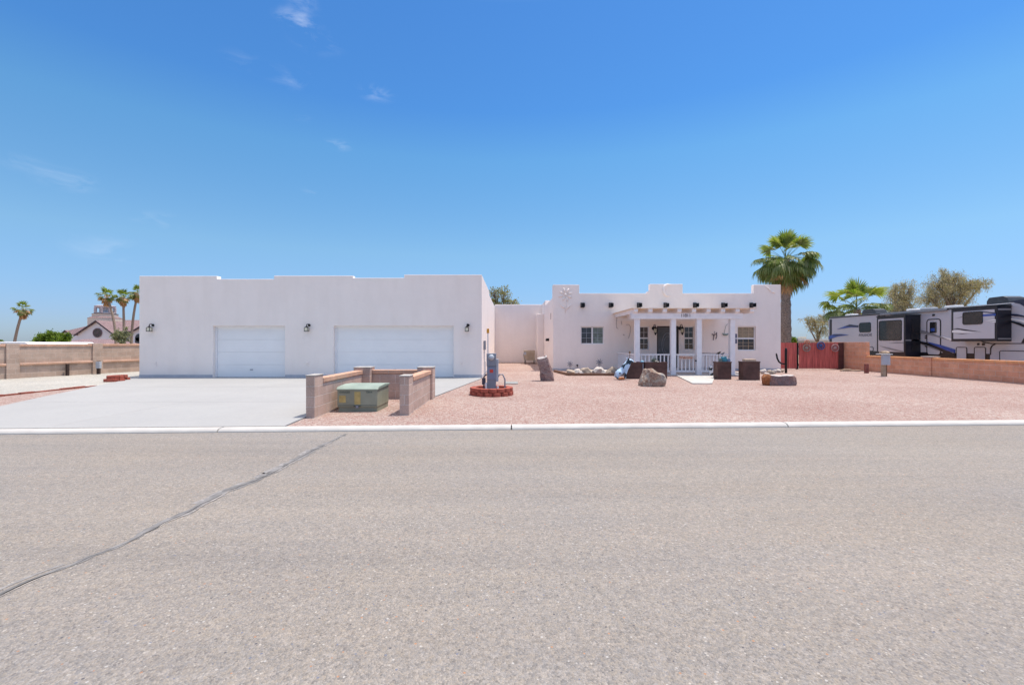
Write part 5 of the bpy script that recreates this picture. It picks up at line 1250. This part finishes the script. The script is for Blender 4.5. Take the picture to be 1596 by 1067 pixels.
# chassis, wheels and landing legs below
bxs('chassis', RX + .3, RX + 2.1, 17.5, yA - .3, .2, .5, M['rv_black'])
for y_ in (24.1, 25.0):
    mb = MB(); mb.M = Matrix.Translation((RX + .12, y_, .07)) @ Matrix.Rotation(R(90), 4, 'Y'); mb.lathe([(.2, 0), (.36, 0), (.37, .03), (.37, .2), (.34, .23), (.1, .23)], (0, 0, 0), 24); mb.M = None; w_ = mb.build('wheel', M['black'], parent=rv)
for y_ in (18.4,): bxs('landing_leg', RX + .3, RX + .42, y_, y_ + .12, -.3, .7, M['grey_metal'])
nb = sheet('neighbour_yard', [(18.5, KY(18.5) + .18), (60, KY(60) + .18), (60, 50), (18.5, 50)], .012, m_des)

# ------------------------------------------------------------------ palms
PALM_G = leaf_mat('palm_green', [(.09, .13, .035), (.18, .225, .075), (.12, .165, .05), (.32, .34, .18)], .35, .45)
PALM_B = leaf_mat('palm_bright', [(.10, .165, .022), (.17, .235, .035), (.26, .28, .09), (.13, .19, .03)], .4, .4)
PALM_D = leaf_mat('palm_dead', [(.44, .23, .11), (.60, .38, .20), (.34, .18, .09), (.52, .40, .26)], .2, .8)
def frond(mb, base, az, el, pl, Rb, droop, rnd, n=22, spread=105, tipdroop=.5, mi=0, wmul=1.0, pmi=None, roll=0):
    d = Vector((math.cos(az) * math.cos(el), math.sin(az) * math.cos(el), math.sin(el)))
    # petiole curve
    pts_ = [Vector(base)]; cur = d.copy()
    for i in range(4):
        pts_.append(pts_[-1] + cur * pl / 4); cur = (cur + Vector((0, 0, -droop * .16))).normalized()
    mb.mi = mi if pmi is None else pmi
    mb.tube(pts_, [.022 * Rb, .018 * Rb, .015 * Rb, .012 * Rb, .010 * Rb], 4, cap=False)
    mb.mi = mi
    s_ = cur.cross(Vector((0, 0, 1)))
    if s_.length < .05: s_ = Vector((math.sin(az), -math.cos(az), 0))
    s_.normalize(); nn = s_.cross(cur).normalized()
    if roll: rm = Matrix.Rotation(roll, 3, cur); s_ = rm @ s_; nn = rm @ nn
    c = pts_[-1]
    for i in range(n):
        a = R(-spread + 2 * spread * i / (n - 1)) + rnd.uniform(-.03, .03)
        ld = (cur * math.cos(a) + s_ * math.sin(a)); ld = (ld - nn * .12 * abs(math.sin(a))).normalized()
        L_ = Rb * (.72 + .28 * math.cos(a * .8)) * rnd.uniform(.88, 1.05)
        wdir = ld.cross(nn).normalized(); w_ = Rb * .052 * wmul; fold = nn * w_ * .5 * (1 if i % 2 else -1)
        p0 = c; p1 = c + ld * L_ * .5 + Vector((0, 0, -droop * .04 * Rb))
        d2 = (ld + Vector((0, 0, -tipdroop * (.5 + rnd.random() * .7)))).normalized(); p2 = p1 + d2 * L_ * .28
        d3 = (d2 + Vector((0, 0, -tipdroop * 1.4))).normalized(); p3 = p2 + d3 * L_ * .25
        mb._add([p0, p1 - wdir * w_ + fold, p1 + wdir * w_ - fold, p2 - wdir * w_ * .6, p2 + wdir * w_ * .6, p3], [(0, 1, 2), (1, 3, 4, 2), (3, 5, 4)])
def palm(lab, base, top, tr_, Rb, pl, tiers, skirt, seed, group=None, lean=None, far=False):
    rnd = random.Random(seed)
    base = Vector(base); top = Vector(top)
    t = thing('palm_tree', lab, 'palm tree', base, group)
    mb = MB(); n = 26 if not far else 8; pts_ = []; rad = []
    for i in range(n + 1):
        s_ = i / n; p = base.lerp(top, s_)
        if lean: p += Vector((lean * math.sin(math.pi * s_) * .5, 0, 0))
        pts_.append(p); rad.append(tr_ * (1.15 - .3 * s_) * (1 + (.06 * (1 if i % 2 else -1) if not far else 0)) * rnd.uniform(.97, 1.03))
    mb.tube(pts_, rad, 14 if not far else 7); mb.build('trunk', M['palm_trunk'], parent=t, smooth=not False)
    if not far:   # old leaf bases
        mb = MB()
        for k_ in range(260):
            s_ = rnd.random(); p = base.lerp(top, s_); a = rnd.uniform(0, 2 * math.pi); r_ = tr_ * (1.12 - .3 * s_)
            o = p + Vector((math.cos(a) * r_, math.sin(a) * r_, 0)); d = Vector((math.cos(a) * .6, math.sin(a) * .6, .8)) * rnd.uniform(.05, .12); tt = Vector((-math.sin(a), math.cos(a), 0)) * rnd.uniform(.02, .05)
            mb._add([o - tt, o + tt, o + d + tt * .5, o + d - tt * .5], [(0, 1, 2, 3)])
        mb.build('leaf_base', mat('leaf_base_bark', (.32, .25, .19), .95, .4, 9), parent=t, recalc=False)
    mb = MB(); nl = 22 if not far else 10; cnt = 0
    for (n_, e0, e1, pl_, rb_, dr_, td_, mi_) in tiers:
        for i in range(n_):
            az = (cnt + 1) * 2.39996 + rnd.uniform(-.35, .35); cnt += 1
            el = R(rnd.uniform(e0, e1))
            frond(mb, top + Vector((0, 0, rnd.uniform(-.12, .12) + (.15 if e0 > 30 else 0))), az, el, pl_ * rnd.uniform(.85, 1.12), rb_ * rnd.uniform(.85, 1.1), dr_, rnd, nl, rnd.uniform(80, 108), td_,
                  mi=mi_ if rnd.random() > .15 else 1 - min(mi_, 1), wmul=.95 if not far else 1.8, roll=rnd.uniform(-.5, .5))
    mb.build('crown', [PALM_G, PALM_B, PALM_D], parent=t, recalc=False)
    if skirt:
        mb = MB()
        for i in range(skirt):
            az = rnd.uniform(0, 2 * math.pi); el = R(rnd.uniform(-87, -62) if rnd.random() < .8 else rnd.uniform(-50, -15))
            frond(mb, top + Vector((0, 0, -rnd.uniform(.0, .6) * Rb)), az, el, pl * .7, Rb * rnd.uniform(.6, 1.1), .5, rnd, 12 if not far else 8, rnd.uniform(20, 45), .5, mi=0, wmul=1.1 if not far else 1.8)
        mb.build('dead_fronds', PALM_D, parent=t, recalc=False)
    return t
D = 30.0
palm('tall fan palm with a full shaggy crown rising behind the red gate', (X_(1225, D), D, -.05), (X_(1224.5, D), D, Z_(405, D)), .30, 1.2, 1.0,
     [(9, 60, 88, 1.0, .85, .3, .10, 1), (8, 28, 58, 1.2, .85, .4, .20, 1), (12, 5, 28, 1.35, .95, .8, 1.0, 0), (14, -15, 8, 1.35, 1.15, 1.0, 1.7, 0), (12, -45, -15, 1.25, 1.2, .8, 1.4, 0), (10, -74, -35, 1.2, 1.2, .8, 1.0, 0)], 14, 5)
D = 36.0
palm('young fan palm with upright green fronds behind the rear of the trailer', (X_(1336, D), D, -.05), (X_(1335, D), D, Z_(482, D)), .32, 1.2, 1.2,
     [(4, 72, 88, 1.25, 1.15, .2, .12, 1), (9, 38, 66, 1.5, 1.1, .4, .25, 1), (16, 0, 36, 1.75, 1.1, .8, .9, 0), (9, -25, 5, 1.5, 1.1, .9, 1.0, 0)], 5, 12)
D = 62.0
palm('lone slender leaning palm beyond the left boundary wall', (X_(19.5, D), D, -.1), (X_(36, D), D, Z_(482, D)), .155, .75, .45, [(7, 35, 85, .45, .62, .3, .3, 1), (9, 0, 30, .75, .62, .8, .8, 0), (5, -30, 5, .7, .6, .8, .9, 2), (6, -50, -15, .6, .6, .8, .8, 0)], 34, 21, far=True, lean=-.3)
D = 75.0
for i, (bx_, tx_, ty_, s_, lb, ln_) in enumerate([(181, 166.5, 460, 31, 'leftmost slender palm of the three in front of the church', .9), (194, 192, 462, 32, 'middle slender palm of the three by the church', 0), (204.5, 214.5, 456, 33, 'slender palm leaning behind the left corner of the garage', -.6)]):
    D = 75 + i * 2
    palm(lb, (X_(bx_, D), D, -.1), (X_(tx_, D), D, Z_(ty_, D)), .19, .95, .6, [(a_, b_, c_, d_ * 1.3, e_ * 1.3, f_, g_, h_) for a_, b_, c_, d_, e_, f_, g_, h_ in [(7, 35, 85, .45, .62, .3, .3, 1), (9, 0, 30, .75, .62, .8, .8, 0), (5, -30, 5, .7, .6, .8, .9, 2), (6, -50, -15, .6, .6, .8, .8, 0)]], 38, s_, 'slender palms in front of the church', far=True, lean=ln_)

# ------------------------------------------------------------------ broadleaf trees and bushes
def tree(lab, cat, base, blobs, trunk_r, leafm, nleaf, lsize, seed, droop=.3, twigs=60, group=None, name='tree', barkm=None, hang=False, stems=1):
    rnd = random.Random(seed); base = Vector(base)
    t = thing(name, lab, cat, base, group)
    wood = MB(); lv = MB()
    top_c = sum((Vector(b[0]) for b in blobs), Vector()) / len(blobs)
    fork = base.lerp(top_c, .35); fork.z = base.z + (min(b[0][2] - b[1][2] for b in blobs) - base.z) * .75
    for s_i in range(stems):
        off = Vector((rnd.uniform(-.3, .3), rnd.uniform(-.3, .3), 0)) * (0 if stems == 1 else 1)
        wood.tube([base + off * .4, base.lerp(fork, .5) + off, fork + off * .5], [trunk_r, trunk_r * .85, trunk_r * .65], 8)
    tot = sum(b[1][0] * b[1][1] * b[1][2] for b in blobs) ** 1
    for (c, r_) in blobs:
        c = Vector(c); share = (r_[0] * r_[1] * r_[2]) / tot
        mid = fork.lerp(c, .5) + Vector((rnd.uniform(-.2, .2), rnd.uniform(-.2, .2), .1)) * r_[0]
        wood.tube([fork, mid, c], [trunk_r * .55, trunk_r * .4, trunk_r * .2], 6)
        nt_ = max(6, int(twigs * share))
        for k_ in range(nt_):
            while True:
                u = Vector((rnd.uniform(-1, 1), rnd.uniform(-1, 1), rnd.uniform(-1, 1)))
                if .2 < u.length < 1: break
            e_ = c + Vector((u.x * r_[0], u.y * r_[1], u.z * r_[2])); st_ = mid.lerp(c, rnd.uniform(.2, 1))
            m2 = st_.lerp(e_, .5) + Vector((0, 0, .18 * (e_ - st_).length))
            wood.tube([st_, m2, e_], [trunk_r * .13, trunk_r * .08, trunk_r * .03], 4, cap=False)
            nn_ = int(nleaf * share / nt_); spread = (r_[0] + r_[2]) / 2 * .24
            for j in range(nn_):
                s_ = rnd.uniform(.35, 1.1); p = m2.lerp(e_, s_) if s_ > .0 else m2
                p = p + Vector((rnd.gauss(0, 1), rnd.gauss(0, 1), rnd.gauss(0, .8))) * spread * rnd.random()
                if hang: p.z -= rnd.random() ** 2 * spread * 2.2
                d = Vector((rnd.gauss(0, 1), rnd.gauss(0, 1), rnd.gauss(0, 1) - droop * (4.5 if hang else 2))).normalized(); q = d.cross(Vector((rnd.gauss(0, 1), rnd.gauss(0, 1), rnd.gauss(0, 1)))).normalized()
                l_ = lsize * rnd.uniform(.6, 1.3) * (1.7 if hang else 1); w_ = l_ * (.38 if not hang else .085)
                lv._add([p, p + d * l_ * .5 + q * w_, p + d * l_, p + d * l_ * .5 - q * w_], [(0, 1, 2, 3)])
    wood.build('trunk', barkm or M['bark'], parent=t, smooth=True, recalc=False)
    lv.build('crown', leafm, parent=t, recalc=False)
    return t
MESQ = leaf_mat('tamarisk_leaf', [(.20, .185, .125), (.31, .27, .20), (.40, .32, .24), (.24, .245, .155), (.47, .39, .32)], .4, .8)
MESQ2 = leaf_mat('mesquite_leaf', [(.16, .17, .08), (.25, .24, .12), (.30, .26, .15), (.2, .21, .1)], .4, .8)
BUSH = leaf_mat('bush_leaf', [(.07, .12, .012), (.15, .22, .025), (.10, .16, .02), (.22, .28, .04)], .4, .5)
DKB = leaf_mat('olive_leaf', [(.13, .15, .09), (.20, .22, .13), (.27, .26, .17)], .3, .7)
def blob(px, py, D, rx, rz, ry=None):
    k_ = D / F; return ((X_(px, D), D, Z_(py, D)), (rx * k_, (ry or rx) * k_, rz * k_))
D = 46
tree('wispy brown-green tree with a tall crown right behind the young palm', 'tree', (X_(1404, D), D, -.1), [blob(1392, 462, D, 20, 22), blob(1410, 446, D, 16, 17), blob(1415, 470, D, 15, 24), blob(1398, 488, D, 20, 18)], .22, MESQ, 11000, .13, 61, .4, 150, name='tamarisk_tree', hang=True)
D = 48
tree('broad wispy tree rising above the middle of the trailer roof', 'tree', (X_(1480, D), D, -.1), [blob(1460, 444, D, 22, 22), blob(1485, 440, D, 24, 18), blob(1512, 440, D, 22, 15), blob(1450, 466, D, 20, 20), blob(1490, 460, D, 24, 18), blob(1532, 440, D, 18, 10), blob(1470, 425, D, 14, 9)], .28, MESQ, 19000, .13, 62, .4, 230, name='tamarisk_tree', hang=True)
D = 42
tree('small sparse tree at the left behind the rear end of the trailer', 'tree', (X_(1275, D), D, -.1), [blob(1268, 500, D, 16, 13), blob(1288, 494, D, 12, 15), blob(1256, 497, D, 9, 6), blob(1278, 515, D, 14, 12)], .12, MESQ, 3600, .12, 63, .3, 80, name='tree', hang=True)
D = 50
tree('bare-topped tree showing above the connecting wing beside the garage', 'tree', (X_(783, D), D, -.1), [blob(770, 457, D, 14, 13), blob(786, 458, D, 13, 14), blob(800, 470, D, 13, 8), blob(765, 475, D, 16, 14), blob(790, 476, D, 20, 12)], .2, MESQ2, 4200, .13, 64, .1, 160)
def bush(lab, px, py, D, rx, rz, m, n, ls, seed, top=None):
    return tree(lab, 'bush', (X_(px, D), D, -.1), [blob(px - rx * .45, py, D, rx * .6, rz), blob(px + rx * .4, py - rz * .08, D, rx * .65, rz * .95), blob(px, py + rz * .2, D, rx * .8, rz * .9)], .08, m, n, ls, seed, .0, 50, name='bush')
bush('rounded bright green bush left of the church gable', 72, 527, 50, 16, 11, BUSH, 7000, .16, 71)
bush('low bright green bush nearest to the church gable', 92, 528, 54, 15, 12, BUSH, 7000, .16, 72)
bush('small green bush tip showing at the left edge above the boundary wall', 0, 534, 52, 5, 5, BUSH, 1500, .14, 73)
bush('tiny green bush showing at the end of the white flat roof', 52, 535.5, 49, 5, 4, BUSH, 1200, .14, 74)
bush('olive green shrub growing between the palms beside the church', 190, 524, 72, 13, 14, DKB, 3600, .2, 75)
bush('small green bush behind the red gate at the palm trunk', 1236, 530, 52, 6, 5, BUSH, 1500, .14, 76)

# ------------------------------------------------------------------ church far behind
CD = 110.0
ch = thing('church', 'white church with a round window, maroon roofs and octagonal bell tower', 'church', (X_(152, CD), CD, -.09))
cw = mat('church_stucco', (.66, .63, .66), .9, .05, .4, .2); cc = mat('tower_cream', (.66, .56, .46), .9, .08, .5); cr = block_mat('maroon_tiles', (.25, .18, .185), (.30, .215, .215), (.19, .13, .135), .5, .4, .03)
dk = mat('eave_dark', (.05, .035, .045), .7)
def C(px, py, D=CD): return (X_(px, D), Z_(py, D))
def gable(name, pl, pr_, pk, eave, dep, D, over=.5, wallm=None, roofm=None, rname='roof', flip=False):
    (xl, ze), (xr, _), (xk, zk) = C(pl, eave, D), C(pr_, eave, D), C(pk[0], pk[1], D)
    mb = MB(); mb.prism([(xl, D, -.1), (xr, D, -.1), (xr, D, ze), (xk, D, zk - .15), (xl, D, ze)], (0, dep, 0)); w_ = mb.build(name, wallm or cw, parent=ch)
    for (xa, za) in ((xl, ze), (xr, ze)):
        s_ = 1 if xa > xk else -1; sl_ = (zk - za) / abs(xa - xk); xe = xa + s_ * over; ze_ = za - sl_ * over
        mb = MB(); mb.prism([(xe, D - .5, ze_), (xk, D - .5, zk), (xk, D - .5, zk + .12), (xe, D - .5, ze_ + .12)], (0, dep + .5, 0)); mb.build(rname, roofm or cr, parent=ch)
        mb = MB(); mb.prism([(xe, D - .58, ze_ - .22), (xk, D - .58, zk - .22), (xk, D - .58, zk + .13), (xe, D - .58, ze_ + .13)], (0, .078, 0)); mb.build('fascia', dk, parent=ch)
    return w_
gable('wall', 121.5, 179, (152, 500), 520.5, 26, CD)
gable('wall', 97, 112, (104, 515), 521, 16, CD + 2.5, over=.4)
# long left roof running from the wing to the nave
mb = MB(); p = [(*C(105, 515, CD + 3), CD + 3), (*C(139, 507, CD + 3), CD + 3), (*C(122, 521, CD + 1), CD + 1), (*C(112, 521, CD + 1), CD + 1)]
mb.prism([(a, d, b_) for a, b_, d in p], (0, 3, -.3)); mb.build('roof', cr, parent=ch)
mb = MB(); x0, z0 = C(112, 521.5, CD + 1.2); x1, z1 = C(123, 540, CD + 1.2); mb.box(x0, x1, CD + 1.2, CD + 9, -.1, z0); mb.build('wall', cw, parent=ch)
# right wing
mb = MB(); x0, zt_ = C(178, 500, CD + 14); x1, zb_ = C(262, 517, CD + 6)
mb.prism([(X_(183, CD + 14), CD + 14, zt_), (X_(262, CD + 14), CD + 14, zt_), (X_(262, CD + 4), CD + 4, Z_(517, CD + 4)), (X_(170, CD + 4), CD + 4, Z_(517, CD + 4))], (0, 0, .25)); mb.build('roof', cr, parent=ch)
mb = MB(); mb.box(X_(179, CD + 5), X_(262, CD + 5), CD + 5, CD + 14, -.1, Z_(516.5, CD + 5)); mb.build('wall', cw, parent=ch)
gable('wall', 207, 240, (222, 508), 517, 8, CD - 3)
mb = MB(); xw, zw = C(217, 526, CD - 3); mb.M = Matrix.Translation((xw, CD - 3.06, zw)) @ Matrix.Rotation(R(90), 4, 'X'); mb.lathe([(.9, 0), (.9, .05)], (0, 0, 0), 20); mb.box(-.9, .9, -1.6, 0, 0, .05); mb.M = None; mb.build('arched_window', M['glass'], parent=ch)
# round window
xw, zw = C(152.5, 518.5)
mb = MB(); mb.M = Matrix.Translation((xw, CD - .02, zw)) @ Matrix.Rotation(R(90), 4, 'X'); mb.lathe([(1.0, 0), (1.0, .10)], (0, 0, 0), 28); mb.M = None
rw = mb.build('round_window', mat('rose_glass', (.06, .055, .05), .3, .3, 2), parent=ch)
mb = MB(); mb.tube([(xw + 1.05 * math.cos(t), CD - .12, zw + 1.05 * math.sin(t)) for t in [i * 2 * math.pi / 28 for i in range(29)]], .10, 6)
for k_ in range(4): t = k_ * math.pi / 4; mb.tube([(xw - math.cos(t), CD - .13, zw - math.sin(t)), (xw + math.cos(t), CD - .13, zw + math.sin(t))], .035, 4)
mb.build('window_frame', mat('frame_mauve', (.16, .11, .13), .6), parent=rw)
# octagonal tower
tcx = X_(164, CD + 9); ty_ = CD + 9; k_ = (CD + 9) / F
def octa(r_, z0, z1, m, nm, r2=None):
    mb = MB(); mb.lathe([(r_, z0), (r2 or r_, z1)], (tcx, ty_, 0), 8)
    for i in range(len(mb.v)):
        v_ = Vector(mb.v[i]) - Vector((tcx, ty_, 0)); v_ = Matrix.Rotation(R(22.5), 3, 'Z') @ v_; mb.v[i] = tuple(v_ + Vector((tcx, ty_, 0)))
    return mb.build(nm, m, parent=ch)
zt = lambda py: Z_(py, ty_)
octa(21.8 * k_, 2, zt(496), cc, 'tower'); octa(22.2 * k_, zt(496), zt(493.3), cr, 'roof', 16.5 * k_)
octa(16.5 * k_, zt(494), zt(489.5), cc, 'tower'); octa(17.2 * k_, zt(489.5), zt(488.2), dk, 'cornice', 13 * k_)
bf = octa(13.5 * k_, zt(480), zt(477.2), mat('belfry_pink', (.50, .42, .42), .9), 'belfry'); octa(13.5 * k_, zt(488.4), zt(487), mat('belfry_base', (.55, .5, .48), .9), 'belfry')
mb = MB()
for i in range(8):
    a = i * math.pi / 4 + R(22.5); cx_, cy_ = tcx + 12.3 * k_ * math.cos(a), ty_ + 12.3 * k_ * math.sin(a)
    mb.tube([(cx_, cy_, zt(488)), (cx_, cy_, zt(480))], 1.7 * k_, 6)
mb.build('belfry_column', bpy.data.materials['belfry_pink'], parent=ch)
octa(5 * k_, zt(488), zt(480), mat('belfry_core', (.55, .6, .68), .7), 'bell_chamber')
mb = MB(); mb.lathe([(13.7 * k_, zt(477.2)), (9 * k_, zt(476)), (1 * k_, zt(475.3))], (tcx, ty_, 0), 16); mb.build('roof', bpy.data.materials['belfry_pink'], parent=ch)
mb = MB(); mb.box(tcx - .09, tcx + .09, ty_ - .09, ty_ + .09, zt(476), zt(466)); mb.box(tcx - .55, tcx + .55, ty_ - .08, ty_ + .08, zt(469.4), zt(468.4)); mb.build('cross', mat('cross_blue', (.10, .12, .25), .5), parent=ch)
# low maroon-roofed hall in front of the church
hl = thing('low_hall', 'low building with a maroon hipped roof just in front of the church', 'building', (X_(125, 90), 92, -.09))
D = 90
mb = MB(); mb.box(X_(90, D), X_(160, D), D, D + 8, -.09, Z_(535.5, D)); mb.build('wall', mat('hall_maroon', (.16, .035, .055), .9), parent=hl)
mb = MB(); a0 = [(X_(84, D), D - .6), (X_(168, D), D - .6), (X_(160, D), D + 9), (X_(90, D), D + 9)]; zt2 = Z_(528, D); ze2 = Z_(535.6, D)
vv = [(x, y, ze2) for x, y in a0] + [(X_(105, D), D + 3.5, zt2), (X_(149, D), D + 3.5, zt2)]
mb._add(vv, [(0, 1, 5, 4), (1, 2, 5), (2, 3, 4, 5), (3, 0, 4), (3, 2, 1, 0)]); mb.build('roof', cr, parent=hl)
# white flat-roofed building at the far left, pale house on the right
wr = thing('flat_roofed_shed', 'long white flat roof showing above the boundary wall at the far left', 'shed', (X_(15, 44), 46, -.09))
D = 44
MB().box(X_(-60, D), X_(40, D), D, D + 6, -.09, Z_(536, D)).build('wall', cw, parent=wr)
mb = MB(); mb.prism([(X_(-70, D), D - .3, Z_(536.4, D)), (X_(50, D), D - .3, Z_(536.4, D)), (X_(44, D), D - .3, Z_(533.2, D)), (X_(-70, D), D - .3, Z_(532.2, D))], (0, 7, 0)); mb.build('roof', mat('white_roof', (.78, .76, .76), .6), parent=wr)
D = 58
rh = thing('pale_house', 'low pale house with a grey roof and rooftop cooler beyond the red gate', 'house', (X_(1262, D), D, -.09))
MB().box(X_(1225, D), X_(1300, D), D, D + 8, -.09, Z_(530.8, D)).build('wall', mat('grey_wall', (.38, .37, .38), .9), parent=rh)
MB().box(X_(1238, D), X_(1302, D), D - .4, D + 8.4, Z_(530.9, D), Z_(528.2, D)).build('fascia', mat('pale_fascia', (.60, .58, .56), .8), parent=rh)
mb = MB(); mb.prism([(X_(1214, D), D - .5, Z_(533, D)), (X_(1240, D), D - .5, Z_(527.6, D)), (X_(1240, D), D - .5, Z_(531, D)), (X_(1220, D), D - .5, Z_(535, D))], (0, 6, 0)); mb.build('roof', mat('grey_shingle', (.15, .16, .18), .9), parent=rh)
MB().box(X_(1249.5, D + 2), X_(1257, D + 2), D + 2, D + 2.8, Z_(528.4, D + 2), Z_(524.5, D + 2)).build('rooftop_cooler', M['cream'], parent=rh, bevel=.03)
